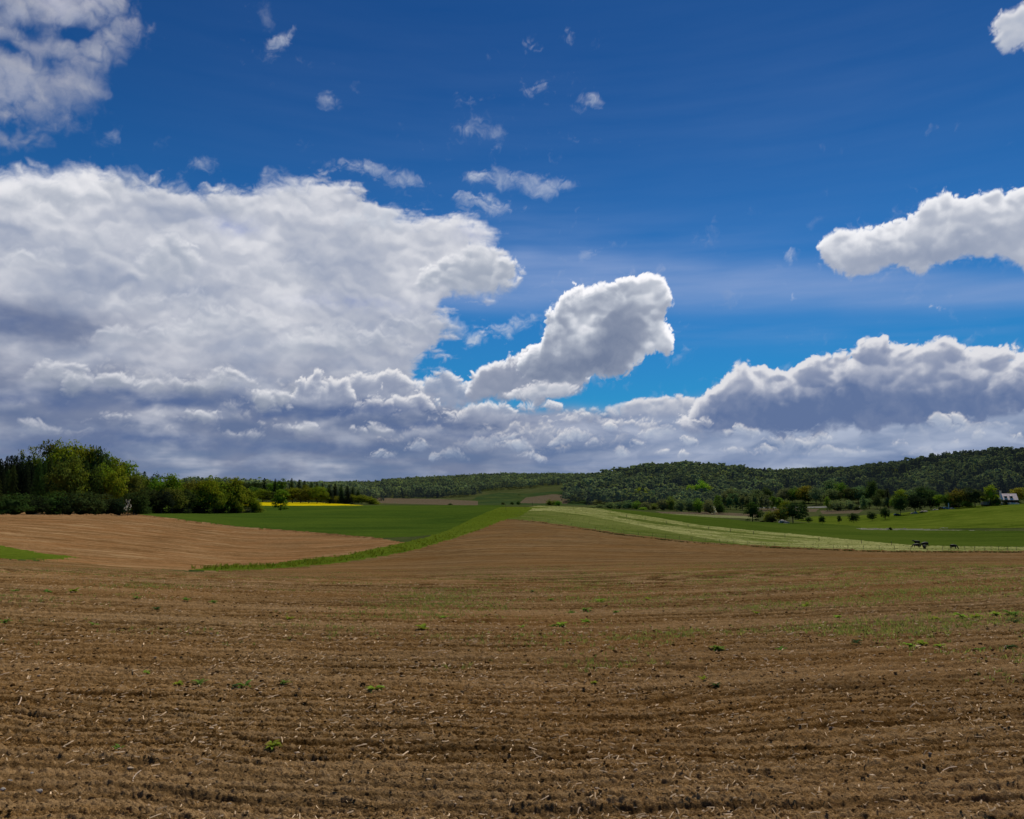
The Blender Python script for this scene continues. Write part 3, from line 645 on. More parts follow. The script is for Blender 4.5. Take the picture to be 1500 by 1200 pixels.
LAND_MATS = {
    'ground': grass_mat('rough_grass', (.045, .065, .018), (.07, .085, .024), (.095, .10, .04), 0, .02, .06, .5, .25),
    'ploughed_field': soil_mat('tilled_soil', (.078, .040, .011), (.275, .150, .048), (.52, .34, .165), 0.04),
    'tilled_field': soil_mat('dry_soil', (.22, .108, .036), (.36, .190, .072), (.52, .33, .155), rot_left, True),
    'grass_strip': grass_mat('lush_grass', (.082, .125, .010), (.105, .152, .012), (.14, .175, .020), .6, .2, .9, .5, 2.2),
    'meadow': grass_mat('pale_meadow', (.11, .145, .022), (.17, .195, .042), (.40, .38, .15), rot_mea, .03, .30, .95, .7),
    'rough_pasture': grass_mat('rough_pasture', (.070, .105, .012), (.10, .130, .020), (.20, .21, .06), rot_mea, .03, .30, .75, .8),
    'green_field': grass_mat('young_crop', (.052, .088, .010), (.062, .100, .011), (.095, .125, .018), rot_mea, .01, .2, .35, 1.2),
    'striped_field': grass_mat('striped_crop', (.062, .098, .008), (.080, .118, .010), (.135, .170, .020), rot_str, .004, .11, .75, .8),
    'wheat_field': grass_mat('dark_crop', (.042, .080, .011), (.058, .100, .012), (.085, .125, .014), rot_left, .015, .2, .5, 1.4),
    'rapeseed_field': grass_mat('rapeseed_bloom', (.60, .47, .004), (.66, .50, .005), (.74, .58, .01), 0, .1, .3, .4, 1.0),
    'farm_track': soil_mat('track_gravel', (.16, .17, .09), (.26, .26, .16), (.40, .40, .28), 0, True),
    'country_road': soil_mat('road_surface', (.25, .24, .20), (.34, .33, .28), (.42, .41, .36), 0, True),
    'pale_field': grass_mat('pale_crop', (.16, .17, .06), (.20, .21, .08), (.26, .26, .12), 0, .02, .1, .5, .4),
    'bare_field': soil_mat('valley_soil', (.13, .10, .055), (.19, .145, .085), (.26, .21, .13), 0, True),
    'upland_field': grass_mat('upland_crop', (.045, .072, .020), (.08, .10, .028), (.03, .06, .022), .5, .006, .012, .8, .15),
}
build_land()
# ================================================================ foliage
def leaf_mat(name, attr=None):
    k = .22 if attr else 1.0
    m, N, out = new_mat(name)
    if attr: base = N('ShaderNodeAttribute', attribute_name=attr).outputs['Color']
    else: base = N('ShaderNodeObjectInfo').outputs['Color']
    pos = N('ShaderNodeNewGeometry').outputs['Position']
    n = N.noise(pos, .9, 3, .6)
    rnd = N('ShaderNodeNewGeometry').outputs['Random Per Island']
    hs = N('ShaderNodeHueSaturation', {'Hue': N.math('ADD', .5, N.math('MULTIPLY', N.math('SUBTRACT', rnd, .5), .05)), 'Saturation': 1.0,
            'Value': N.math('ADD', 1.0 - .42 * k, N.math('ADD', N.math('MULTIPLY', n, .45 * k), N.math('MULTIPLY', rnd, .4 * k))), 'Color': base})
    d = N('ShaderNodeBsdfDiffuse', {'Color': hs.outputs[0]})
    t = N('ShaderNodeBsdfTranslucent', {'Color': N.mix(.5, hs.outputs[0], (1.0, 1.0, .45), 'MULTIPLY')})
    mx = N('ShaderNodeMixShader', {0: .42, 1: d.outputs[0], 2: t.outputs[0]})
    N.l.new(mx.outputs[0], out.inputs[0]); return m
def hazy(m):  # faint blue glow added to the leaves, standing in for aerial haze
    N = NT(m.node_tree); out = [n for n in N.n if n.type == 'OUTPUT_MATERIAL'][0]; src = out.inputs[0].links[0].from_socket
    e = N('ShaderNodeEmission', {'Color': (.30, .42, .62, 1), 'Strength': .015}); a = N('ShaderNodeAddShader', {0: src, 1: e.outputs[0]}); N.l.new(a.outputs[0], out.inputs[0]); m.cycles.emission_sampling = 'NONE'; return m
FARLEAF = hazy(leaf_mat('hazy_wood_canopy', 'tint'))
LEAF = leaf_mat('foliage'); WOODLEAF = leaf_mat('wood_canopy', 'tint')
BARK = simple('bark', (.075, .055, .038), .95, .4, 3)
def leaf_quads(P, Nn, size, rs, jit=.34):
    """P (n,3) centres, Nn (n,3) rough normals, size (n,) -> coords (4n,3)"""
    n = len(P)
    Nn = Nn + rs.normal(0, jit, (n, 3)); Nn /= np.linalg.norm(Nn, axis=1)[:, None] + 1e-9
    r = rs.normal(0, 1, (n, 3)); U = np.cross(Nn, r); U /= np.linalg.norm(U, axis=1)[:, None] + 1e-9
    V = np.cross(Nn, U); s = size[:, None]
    k1 = rs.uniform(.6, 1.1, (n, 1)); k2 = rs.uniform(.6, 1.1, (n, 1)); k3 = rs.uniform(.5, 1.0, (n, 1))
    return np.stack([P - U * s * k1, P - V * s * k2 * .8, P + U * s * k3, P + V * s * k1 * .8], 1).reshape(-1, 3)
def crown_pts(kind, rs, n, nclump):
    """leaf centres and normals for a tree of unit height; x, y within about half the crown width (unit = 1)"""
    P = []; Nn = []
    if kind == 'spruce':
        tiers = 13
        for i in range(n):
            h = rs.beta(1.0, 1.35) * .93 + .06
            tier = math.floor(h * tiers) / tiers; fr = (h - tier) * tiers
            rad = (1.02 - h) ** .62 * .5 * (1.12 - .5 * fr) * rs.uniform(.72, 1.05)
            a = rs.uniform(0, 2 * math.pi); rad *= 1 + .16 * math.sin(a * 5 + tier * 40)
            P.append((rad * math.cos(a), rad * math.sin(a), h - .035 * (rad / .5))); Nn.append((math.cos(a), math.sin(a), .7))
        return np.array(P), np.array(Nn)
    cl = []
    for i in range(nclump):
        if kind == 'round': th = rs.uniform(0, 2 * math.pi); u = rs.uniform(-.85, 1); r = rs.uniform(.55, .95); c = (r * math.sqrt(1 - u * u) * .40 * math.cos(th), r * math.sqrt(1 - u * u) * .40 * math.sin(th), .53 + .40 * r * u); rr = rs.uniform(.09, .19)
        elif kind == 'tall':
            h = rs.uniform(.10, .92); w = .36 * math.sin(min(1, (h + .05)) * math.pi) ** .55; th = rs.uniform(0, 2 * math.pi); r = w * rs.uniform(.4, 1.0); c = (r * math.cos(th), r * math.sin(th), h); rr = rs.uniform(.07, .14)
        elif kind == 'bush':
            th = rs.uniform(0, 2 * math.pi); u = rs.uniform(0.0, 1); r = rs.uniform(.5, .95); c = (r * math.sqrt(1 - u * u) * .42 * math.cos(th), r * math.sqrt(1 - u * u) * .42 * math.sin(th), .12 + .72 * r * u); rr = rs.uniform(.12, .24)
        elif kind == 'open':
            h = rs.uniform(.35, .95); th = rs.uniform(0, 2 * math.pi); r = rs.uniform(.1, .42) * (1.25 - .6 * h); c = (r * math.cos(th), r * math.sin(th), h); rr = rs.uniform(.05, .1)
        cl.append((c, rr))
    tot = sum(r * r for _, r in cl)
    for c, r in cl:
        m = max(6, int(n * r * r / tot))
        d = rs.normal(0, 1, (m, 3)); d /= np.linalg.norm(d, axis=1)[:, None]
        d[:, 2] = np.where(d[:, 2] < -.3, -d[:, 2] * .6, d[:, 2])
        rad = r * rs.uniform(.7, 1.12, (m, 1)) * (1 + .25 * np.sin(d[:, :1] * 7 + d[:, 1:2] * 5))
        P.append(np.array(c) + d * rad * np.array([1, 1, .82])); Nn.append(d + np.array([0, 0, .25]))
    P = np.concatenate(P); Nn = np.concatenate(Nn); P[:, 2] = np.clip(P[:, 2], .0, 1.0)
    return P, Nn
def core_mesh(kind, rs):
    """a dark inner mass, so the sky shows only through the outer leaves"""
    bm = bmesh.new(); bmesh.ops.create_icosphere(bm, subdivisions=2, radius=1)
    for v in bm.verts:
        k = .62 + rs.uniform(-.2, .2)
        if kind == 'spruce': h = (v.co.z + 1) / 2; s = (1.0 - h) * .36 + .01; v.co = Vector((v.co.x * s * k, v.co.y * s * k, .08 + h * .82))
        elif kind == 'bush': v.co = Vector((v.co.x * .36 * k, v.co.y * .36 * k, max(0.01, .36 + v.co.z * .42 * k)))
        elif kind == 'tall': v.co = Vector((v.co.x * .24 * k, v.co.y * .24 * k, .55 + v.co.z * .33 * k))
        elif kind == 'open': v.co = Vector((v.co.x * .10 * k, v.co.y * .10 * k, .62 + v.co.z * .2 * k))
        else: v.co = Vector((v.co.x * .30 * k, v.co.y * .30 * k, .56 + v.co.z * .27 * k))
    co = np.array([v.co[:] for v in bm.verts]); bm.faces.ensure_lookup_table(); tr = np.array([[v.index for v in f.verts] for f in bm.faces]); bm.free()
    return co, tr
PROTO = {}
def proto(kind, var, n, size, nclump):
    rs = np.random.RandomState(hash((kind, var)) % 1000 if False else (sum(map(ord, kind)) * 7 + var * 31) % 4000)
    P, Nn = crown_pts(kind, rs, n, nclump)
    co = leaf_quads(P, Nn, size * rs.uniform(.6, 1.4, len(P)), rs)
    cc, ct = core_mesh(kind, rs)
    q = np.arange(len(co)).reshape(-1, 4)
    me_o = mesh_np('crown', np.concatenate([co, cc]), q, LEAF, tris=ct + len(co)); me = me_o.data; bpy.data.objects.remove(me_o)
    bm = bmesh.new(); top = {'spruce': .9, 'bush': .3, 'tall': .7, 'open': .8}.get(kind, .6); r0 = .020 if kind != 'spruce' else .014
    tube(bm, (0, 0, -.03), (0.004, 0, top * .55), r0, r0 * .75); tube(bm, (0.004, 0, top * .55), (-.005, .004, top), r0 * .75, r0 * .3)
    if kind != 'spruce':
        for i in range(5):
            a = rs.uniform(0, 6.28); z = rs.uniform(.22, top * .8); l = rs.uniform(.16, .28)
            tube(bm, (0, 0, z), (l * math.cos(a), l * math.sin(a), z + l * .9), r0 * .5, r0 * .15, 5)
    tm = bpy.data.meshes.new('trunk'); bm.to_mesh(tm); bm.free(); tm.materials.append(BARK)
    PROTO[(kind, var)] = (me, tm)
for kd, nv in (('round', 4), ('tall', 3), ('bush', 3), ('open', 2), ('spruce', 3)):
    for v in range(nv): proto(kd, v, {'spruce': 2200, 'open': 900}.get(kd, 3000), {'spruce': .022, 'open': .016}.get(kd, .024), {'round': 42, 'tall': 40, 'bush': 26, 'open': 26}.get(kd, 0))
ORD = ['zero', 'first', 'second', 'third', 'fourth', 'fifth', 'sixth', 'seventh', 'eighth', 'ninth', 'tenth', 'eleventh', 'twelfth', 'thirteenth', 'fourteenth', 'fifteenth', 'sixteenth', 'seventeenth', 'eighteenth', 'nineteenth', 'twentieth', 'twenty-first', 'twenty-second', 'twenty-third', 'twenty-fourth', 'twenty-fifth', 'twenty-sixth', 'twenty-seventh', 'twenty-eighth', 'twenty-ninth', 'thirtieth', 'thirty-first', 'thirty-second', 'thirty-third', 'thirty-fourth', 'thirty-fifth', 'thirty-sixth', 'thirty-seventh', 'thirty-eighth', 'thirty-ninth', 'fortieth']
KNAME = {'round': 'broadleaf_tree', 'tall': 'broadleaf_tree', 'open': 'thin_tree', 'bush': 'bush', 'spruce': 'spruce_tree'}
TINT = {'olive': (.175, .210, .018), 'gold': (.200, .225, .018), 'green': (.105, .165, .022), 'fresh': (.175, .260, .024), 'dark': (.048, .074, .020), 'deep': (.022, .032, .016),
        'brown': (.120, .118, .026), 'grey': (.110, .145, .058), 'white': (.62, .62, .5), 'rust': (.165, .158, .022)}
TNAME = {'olive': 'olive green', 'gold': 'yellow green', 'green': 'mid green', 'fresh': 'bright green', 'dark': 'dark green', 'deep': 'almost black', 'brown': 'brownish', 'grey': 'grey green', 'white': 'white flowering', 'rust': 'rusty olive'}
_treecount = {}
def tree(px, top, d, kind, tint, width, label, group, base=None, lift=0.0):
    """a tree whose foot stands d metres out in the direction of column px; top is the photo row its tip reaches, width its crown width in pixels"""
    x, y, z = pol(d, px)
    zt = CAMH + d * math.tan(float(pix_ang(px, top)[1]))
    sink = .15
    if kind in ('bush', 'round'): sink = .07 * (zt - z) + .1
    h = max(1.2, (zt - z + sink) / {'round': .97, 'tall': .98, 'bush': .93, 'open': .98, 'spruce': 1.0}[kind]); wd = width * d / F_PX
    nm = KNAME[kind]
    var = R.randrange({'round': 4, 'tall': 3, 'bush': 3, 'open': 2, 'spruce': 3}[kind])
    me, tm = PROTO[(kind, var)]
    t = empty(nm, (x, y, z - sink), R.uniform(0, 6.28))
    cx = wd * (1.25 if 'wood' in (group or '') or 'rank' in (group or '') else 1.1) / ({'round': .90, 'tall': .78, 'bush': .95, 'open': .8, 'spruce': 1.0}[kind])
    t.scale = (cx, cx, h)
    c = link(bpy.data.objects.new('crown', me), t); fb = 1.45 if d > 600 else 1.0; b = tuple(min(.8, q * fb * R.uniform(.85, 1.15)) for q in TINT[tint]); c.color = (*b, 1)  # far crowns get a lighter tint in place of haze
    if kind != 'bush': link(bpy.data.objects.new('trunk', tm), t)
    tag(t, label, 'bush' if kind == 'bush' else 'tree', group)
    return t
NOUN = {'round': 'rounded tree', 'tall': 'tall tree', 'open': 'airy tree', 'bush': 'bush', 'spruce': 'spruce'}
def row(items, where, group, order='from the left'):
    """items: (px, top, d, kind, tint, width), labelled by look and by order among the look-alikes of the row"""
    items = sorted(items, key=lambda q: q[0]); tot = {}; cnt = {}
    for it in items: k = (it[3], it[4]); tot[k] = tot.get(k, 0) + 1
    for it in items:
        k = (it[3], it[4]); cnt[k] = cnt.get(k, 0) + 1
        lab = f"{TNAME[it[4]]} {NOUN[it[3]]} {where}"
        if tot[k] > 1: lab = f"{ORD[cnt[k]]} {TNAME[it[4]]} {NOUN[it[3]]} {order}, {where}"
        tree(*it, lab, group)
# ---------------------------------------------------------------- left wood
def sil(pts, x):
    xs = [p[0] for p in pts]; ys = [p[1] for p in pts]; return float(np.interp(x, xs, ys))
LW = [(-60, 660), (0, 667), (20, 664), (32, 650), (50, 652), (60, 655), (64, 646), (85, 643), (110, 647), (130, 652), (140, 660), (154, 664), (165, 672), (178, 674), (190, 681), (205, 690), (218, 691), (235, 693), (255, 693), (275, 700), (285, 703), (300, 698), (320, 698), (345, 699), (352, 706), (366, 716), (376, 727), (384, 740)]
it = []
for px, top, kd, tn, wd in [(-28, 660, 'spruce', 'dark', 26), (-8, 668, 'spruce', 'dark', 20), (6, 667, 'spruce', 'deep', 18), (17, 666, 'spruce', 'dark', 18), (38, 651, 'open', 'olive', 30), (28, 664, 'spruce', 'dark', 18), (50, 660, 'round', 'green', 26), (72, 645, 'round', 'brown', 34), (88, 643, 'round', 'olive', 36), (108, 647, 'round', 'gold', 40), (122, 652, 'round', 'olive', 30), (135, 653, 'round', 'dark', 28), (146, 662, 'round', 'dark', 26), (157, 664, 'tall', 'fresh', 22), (170, 673, 'tall', 'gold', 28),
                             (183, 674, 'round', 'fresh', 30), (197, 685, 'round', 'green', 26), (209, 690, 'spruce', 'dark', 16), (222, 692, 'round', 'dark', 22)]:
    it.append((px, top, 330 + R.uniform(-12, 12), kd, tn, wd))
row(it, 'on the skyline of the left wood', 'trees of the left wood')
it = []
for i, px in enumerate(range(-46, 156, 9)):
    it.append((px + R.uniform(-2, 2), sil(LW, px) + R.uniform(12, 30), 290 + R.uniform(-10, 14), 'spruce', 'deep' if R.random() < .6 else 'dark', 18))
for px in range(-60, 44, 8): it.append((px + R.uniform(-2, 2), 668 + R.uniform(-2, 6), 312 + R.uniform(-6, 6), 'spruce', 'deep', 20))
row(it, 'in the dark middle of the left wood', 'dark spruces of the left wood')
it = []
for px, top, kd, tn, wd in [(105, 672, 'round', 'olive', 34), (92, 664, 'round', 'green', 36), (130, 680, 'round', 'dark', 26), (150, 676, 'round', 'fresh', 26), (163, 682, 'round', 'gold', 30), (166, 696, 'round', 'olive', 26), (188, 694, 'round', 'brown', 30), (200, 697, 'round', 'rust', 26), (218, 700, 'tall', 'green', 24), (232, 698, 'round', 'fresh', 26), (247, 693, 'round', 'olive', 30), (262, 704, 'round', 'brown', 32), (276, 702, 'round', 'rust', 28), (290, 704, 'round', 'olive', 28), (304, 700, 'round', 'gold', 26), (318, 698, 'round', 'olive', 28), (334, 701, 'round', 'gold', 28), (346, 700, 'tall', 'olive', 22)]:
    it.append((px, top, 268 + (px - 100) * .12 + R.uniform(-8, 8), kd, tn, wd))
row(it, 'in the second rank of the left wood', 'trees of the left wood')
it = []
for px, top, kd, tn, wd in [(-34, 718, 'bush', 'dark', 36), (-6, 722, 'bush', 'dark', 36), (20, 717, 'bush', 'dark', 40), (46, 719, 'bush', 'deep', 32), (70, 716, 'bush', 'dark', 42), (98, 720, 'bush', 'deep', 30), (122, 713, 'bush', 'dark', 42), (146, 722, 'bush', 'dark', 34), (168, 724, 'bush', 'deep', 32), (196, 716, 'round', 'dark', 30), (205, 735, 'bush', 'dark', 26), (216, 712, 'round', 'dark', 28), (236, 716, 'round', 'deep', 28), (252, 714, 'round', 'brown', 28), (268, 716, 'round', 'dark', 28),
                            (284, 715, 'round', 'olive', 28), (300, 714, 'round', 'dark', 28), (314, 716, 'round', 'olive', 24), (328, 714, 'round', 'green', 28), (344, 711, 'round', 'gold', 30), (358, 716, 'round', 'olive', 26), (370, 726, 'round', 'gold', 22), (376, 736, 'bush', 'olive', 20), (228, 738, 'bush', 'deep', 28), (258, 739, 'bush', 'deep', 28), (290, 738, 'bush', 'deep', 28), (320, 737, 'bush', 'dark', 26), (345, 739, 'bush', 'dark', 22), (360, 743, 'bush', 'grey', 18)]:
    it.append((px, top, (228 if px < 190 else 250 + (px - 190) * .34) + R.uniform(-6, 6), kd, tn, wd))
row(it, 'along the field edge of the left wood', 'front rank of the left wood')
tree(187, 731, 218, 'open', 'white', 7, 'slim white flowering shrub before the dark left wood', None)
# ---------------------------------------------------------------- wood behind the rapeseed
it = []
for px in range(290, 380, 14): it.append((px, 706 + R.uniform(-2, 3), 600, 'round', 'dark', 24))
for px, top, kd, tn, wd in [(386, 700, 'spruce', 'deep', 12), (398, 706, 'round', 'green', 22), (402, 701, 'spruce', 'deep', 11), (411, 702, 'tall', 'green', 16), (426, 700, 'spruce', 'dark', 12), (437, 702, 'spruce', 'deep', 12), (445, 704, 'spruce', 'deep', 11), (455, 705, 'spruce', 'dark', 12), (463, 706, 'spruce', 'deep', 12), (472, 708, 'spruce', 'deep', 12), (481, 709, 'spruce', 'dark', 12), (490, 708, 'spruce', 'deep', 12), (499, 709, 'spruce', 'dark', 12), (508, 711, 'spruce', 'deep', 12), (516, 713, 'spruce', 'dark', 12), (524, 717, 'spruce', 'dark', 12), (448, 710, 'tall', 'olive', 16), (470, 711, 'round', 'green', 20)]:
    it.append((px, top, 590 + R.uniform(-14, 14), kd, tn, wd))
row(it, 'on the skyline behind the rapeseed', 'wood behind the rapeseed')
it = []
for px, top, kd, tn, wd in [(372, 712, 'round', 'green', 26), (384, 715, 'round', 'olive', 24), (398, 718, 'round', 'dark', 24), (412, 716, 'round', 'green', 22), (428, 714, 'round', 'olive', 28), (440, 716, 'round', 'rust', 22), (452, 713, 'round', 'olive', 24), (464, 712, 'round', 'gold', 24), (473, 718, 'round', 'olive', 18), (484, 718, 'spruce', 'deep', 14), (492, 726, 'bush', 'olive', 18), (500, 719, 'spruce', 'deep', 14), (510, 720, 'spruce', 'deep', 13), (517, 724, 'round', 'gold', 16), (530, 724, 'round', 'olive', 20), (541, 727, 'round', 'olive', 20), (548, 733, 'bush', 'olive', 20), (504, 729, 'spruce', 'deep', 10)]:
    it.append((px, top, 548 + R.uniform(-8, 8), kd, tn, wd))
row(it, 'along the far edge of the rapeseed', 'wood behind the rapeseed')
tree(411, 717, 372, 'tall', 'olive', 24, 'lone leafy tree standing in front of the yellow rapeseed', None)
# ---------------------------------------------------------------- valley bushes and trees in the middle
it = []
for px, top, tn, wd in [(868, 741, 'grey', 14), (880, 738, 'grey', 16), (893, 734, 'grey', 18), (906, 733, 'grey', 18), (919, 732, 'grey', 20), (932, 732, 'green', 20), (945, 733, 'grey', 20), (958, 737, 'green', 16), (971, 728, 'grey', 18), (984, 726, 'green', 20), (997, 728, 'grey', 18), (1010, 728, 'grey', 20), (1024, 727, 'green', 20), (1038, 727, 'grey', 20), (1054, 731, 'dark', 18), (942, 742, 'fresh', 14), (1045, 741, 'white', 7)]:
    it.append((px, top, 640 + R.uniform(-14, 14), 'bush' if tn != 'white' else 'bush', tn, wd))
row(it, 'in the valley hedge left of the poplars', 'valley hedge')
it = []
for px in range(1052, 1150, 9): it.append((px, 723 + R.uniform(-2, 3) + (px > 1120) * 3, 760 + R.uniform(-10, 10), 'tall', R.choice(['grey', 'grey', 'green']), 13))
row(it, 'in the even belt across the valley', 'valley tree belt')
it = []
for px, top, kd, tn, wd in [(940, 714, 'round', 'olive', 20), (925, 716, 'round', 'green', 16), (1014, 710, 'round', 'fresh', 18), (1030, 702, 'round', 'fresh', 24), (1038, 708, 'round', 'olive', 18), (1070, 714, 'round', 'grey', 20), (1090, 717, 'round', 'grey', 22), (1124, 712, 'round', 'dark', 20), (1108, 716, 'round', 'grey', 20), (1150, 715, 'round', 'grey', 20), (1165, 713, 'round', 'green', 18), (1180, 711, 'round', 'rust', 24), (1196, 714, 'round', 'grey', 20), (1162, 724, 'round', 'grey', 18), (1185, 724, 'round', 'dark', 22), (1203, 724, 'round', 'dark', 18), (1218, 701, 'round', 'grey', 22), (1232, 706, 'round', 'green', 20), (1222, 716, 'round', 'grey', 24), (1244, 714, 'round', 'dark', 22), (1258, 712, 'round', 'grey', 22), (1278, 703, 'round', 'dark', 16), (1272, 712, 'round', 'grey', 20), (1250, 720, 'round', 'dark', 26), (1290, 716, 'round', 'dark', 24)]:
    it.append((px, top, 880 + R.uniform(-20, 20), kd, tn, wd))
row(it, 'at the foot of the wooded hill', 'trees at the foot of the hills')
it = []
for px, top, kd, tn, wd in [(1226, 730, 'bush', 'grey', 24), (1246, 732, 'bush', 'grey', 18), (1255, 739, 'bush', 'dark', 10), (1266, 739, 'bush', 'dark', 12), (1212, 728, 'tall', 'green', 10), (1274, 730, 'round', 'grey', 18), (1285, 722, 'round', 'dark', 14), (1290, 731, 'round', 'grey', 14), (1301, 715, 'spruce', 'deep', 14), (1302, 728, 'round', 'grey', 14), (1312, 726, 'round', 'green', 14), (1336, 716, 'round', 'grey', 24), (1350, 712, 'round', 'dark', 22), (1363, 716, 'round', 'dark', 22), (1320, 716, 'round', 'olive', 18), (1328, 722, 'round', 'dark', 18), (1266, 726, 'tall', 'grey', 10)]:
    it.append((px, top, 720 + R.uniform(-16, 16), kd, tn, wd))
row(it, 'in the thicket left of the farm trees', 'thicket in the valley')
it = []
for px, top, d, kd, tn, wd in [(1319, 722, 560, 'round', 'dark', 18), (1341, 724, 575, 'round', 'deep', 24), (1364, 727, 600, 'round', 'deep', 20), (1375, 724, 600, 'round', 'fresh', 14), (1388, 722, 600, 'round', 'green', 16), (1405, 715, 600, 'round', 'rust', 26), (1416, 728, 612, 'bush', 'dark', 18), (1429, 713, 600, 'round', 'dark', 26), (1452, 711, 610, 'tall', 'olive', 18), (1461, 726, 612, 'bush', 'dark', 16), (1445, 727, 620, 'bush', 'dark', 14), (1493, 714, 640, 'round', 'rust', 22), (1489, 728, 628, 'bush', 'dark', 12), (1515, 712, 640, 'round', 'green', 26), (1468, 722, 660, 'round', 'deep', 12), (1397, 732, 612, 'bush', 'deep', 18), (1474, 731, 612, 'bush', 'deep', 6), (1540, 716, 640, 'round', 'dark', 26)]:
    it.append((px, top, d, kd, tn, wd))
row(it, 'in the row beside the farmhouse', 'trees by the farmhouse')
it = []
for px, top, d, wd in [(1204, 754, 470, 9), (1229, 755, 488, 6), (1250, 751, 484, 14), (1277, 749, 506, 12), (1296, 742, 510, 13), (1184, 757, 500, 10)]:
    it.append((px, top, d, 'round', 'dark', wd))
row(it, 'in the orchard row on the green slope', 'small orchard trees')
tree(1303, 771.5, 372, 'bush', 'deep', 5, 'small dark bush beside the pale farm track', None)
for a in [(1102, 736, 478, 'tall', 'dark', 24, 'dark upright tree alone in the valley, left of the pale rubble'), (1129, 751, 476, 'bush', 'dark', 18, 'low dark bush just left of the pale rubble'),
          (1161, 736, 476, 'round', 'dark', 31, 'large dark rounded tree over the pale rubble'), (1143, 743, 486, 'round', 'rust', 24, 'rusty olive tree behind the pale rubble'), (1125, 747, 500, 'bush', 'gold', 14, 'yellow green bush behind the pale rubble'), (1176, 734, 540, 'tall', 'dark', 15, 'narrow dark tree right of the large valley tree'),
          (1117, 762, 476, 'bush', 'deep', 8, 'tiny black bush at the left end of the rubble'), (1150, 733, 540, 'round', 'olive', 16, 'olive tree behind the large dark valley tree')]:
    tree(*a, 'lone trees in the valley')
it = []
for px, top, d in [(737, 735, 760), (750, 734, 760), (759, 733, 760), (660, 737, 700), (761, 725, 1150), (805, 731, 720), (812, 732, 720), (818, 732, 700)]:
    it.append((px, top, d, 'bush', 'dark' if px < 800 else 'green', 7 if px < 800 else 11))
row(it, 'in the far fields beyond the ridge', 'far field bushes')
# ---------------------------------------------------------------- hill forests (masses nobody could count)
def forest(name, label, cells, seed, hh=(12, 17), conifer=.35, leafs=90, tone=1.0):
    """cells: list of (px0, px1, d0, d1, spacing) wedges of woodland"""
    rs = np.random.RandomState(seed); CO = []; TI = []
    gx, gy = np.meshgrid(np.arange(-2600, 2600, 10.), np.arange(0, 2600, 10.))
    F1 = fbm(gx / 95., gy / 95., 3, seed); F2 = fbm(gx / 40., gy / 40., 3, seed + 5)
    def lut(F, x, y): return float(F[min(259, max(0, int(y / 10))), min(519, max(0, int((x + 2600) / 10)))])
    unit = {}
    for kd in ('round', 'spruce'):
        for v in range(4):
            P, Nn = crown_pts(kd, rs, leafs, 9)
            unit[(kd, v)] = (P, Nn)
    for (p0, p1, d0, d1, sp) in cells:
        d = d0
        while d < d1:
            a0, a1 = float(pix_ang(p0, 720)[0]), float(pix_ang(p1, 720)[0]); st = sp / d; a = a0 + rs.rand() * st
            while a < a1:
                dd = d + rs.uniform(-.5, .5) * sp; aa = a + rs.uniform(-.35, .35) * st
                x, y = dd * math.sin(aa), dd * math.cos(aa); z = float(ground_z(x, y))
                f1 = lut(F1, x, y); f2 = lut(F2, x, y)
                con = (f1 + .25 * rs.normal() * .4) > (.5 - conifer) * .5
                h = rs.uniform(*hh) * (1 + .5 * f2); kd = 'spruce' if con else 'round'
                h *= .86 if con else 1.0; w_ = h * (.66 if con else .92)
                P, Nn = unit[(kd, rs.randint(4))]
                c, s = math.cos(aa * 50 + dd), math.sin(aa * 50 + dd)
                Q = np.stack([(P[:, 0] * c - P[:, 1] * s) * w_ + x, (P[:, 0] * s + P[:, 1] * c) * w_ + y, P[:, 2] * h + z], -1)
                M = np.stack([Nn[:, 0] * c - Nn[:, 1] * s, Nn[:, 0] * s + Nn[:, 1] * c, Nn[:, 2]], -1)
                CO.append(leaf_quads(Q, M, np.full(len(Q), h * (.10 if not con else .08)) * rs.uniform(.6, 1.3, len(Q)), rs, .10))
                if con: t = np.array([.034, .048, .030]) * rs.uniform(.6, 1.4)
                else: t = np.array([.118, .152, .060]) * rs.uniform(.78, 1.22) * (1 + 1.3 * f2) + (np.array([.045, .045, -.008]) if rs.rand() < .18 else 0)
                t = np.clip(t * tone, .002, 1)
                TI.append(np.repeat(np.append(t, 1)[None], len(Q) * 4, 0))
                a += st
            d += sp * .9
    co = np.concatenate(CO); ti = np.concatenate(TI)
    o = mesh_np(name, co, np.arange(len(co)).reshape(-1, 4), FARLEAF, attrs={'tint': ti})
    tag(o, label, 'forest', kind='stuff')
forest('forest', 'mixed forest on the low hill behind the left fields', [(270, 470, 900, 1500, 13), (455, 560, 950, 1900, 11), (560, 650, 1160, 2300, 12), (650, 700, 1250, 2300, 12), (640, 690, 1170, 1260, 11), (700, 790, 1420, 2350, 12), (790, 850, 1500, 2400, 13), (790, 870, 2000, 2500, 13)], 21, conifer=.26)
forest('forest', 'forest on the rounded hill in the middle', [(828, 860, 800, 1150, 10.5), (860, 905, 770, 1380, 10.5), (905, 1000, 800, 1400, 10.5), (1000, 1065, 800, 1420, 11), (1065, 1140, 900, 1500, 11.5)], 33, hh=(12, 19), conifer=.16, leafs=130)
forest('forest', 'dark forest on the long hill at the right', [(1140, 1240, 1000, 1900, 13.5), (1240, 1330, 960, 1800, 13.5), (1330, 1560, 850, 1760, 13), (1560, 1640, 900, 1500, 16)], 45, hh=(12, 19), conifer=.56, leafs=130, tone=.72)  # tone darkens the leaf tint in place of cloud shadow
forest('forest', 'distant forest ridge between the middle and right hills', [(1060, 1300, 2150, 2450, 13), (1480, 1600, 2100, 2400, 14)], 57, conifer=.2)
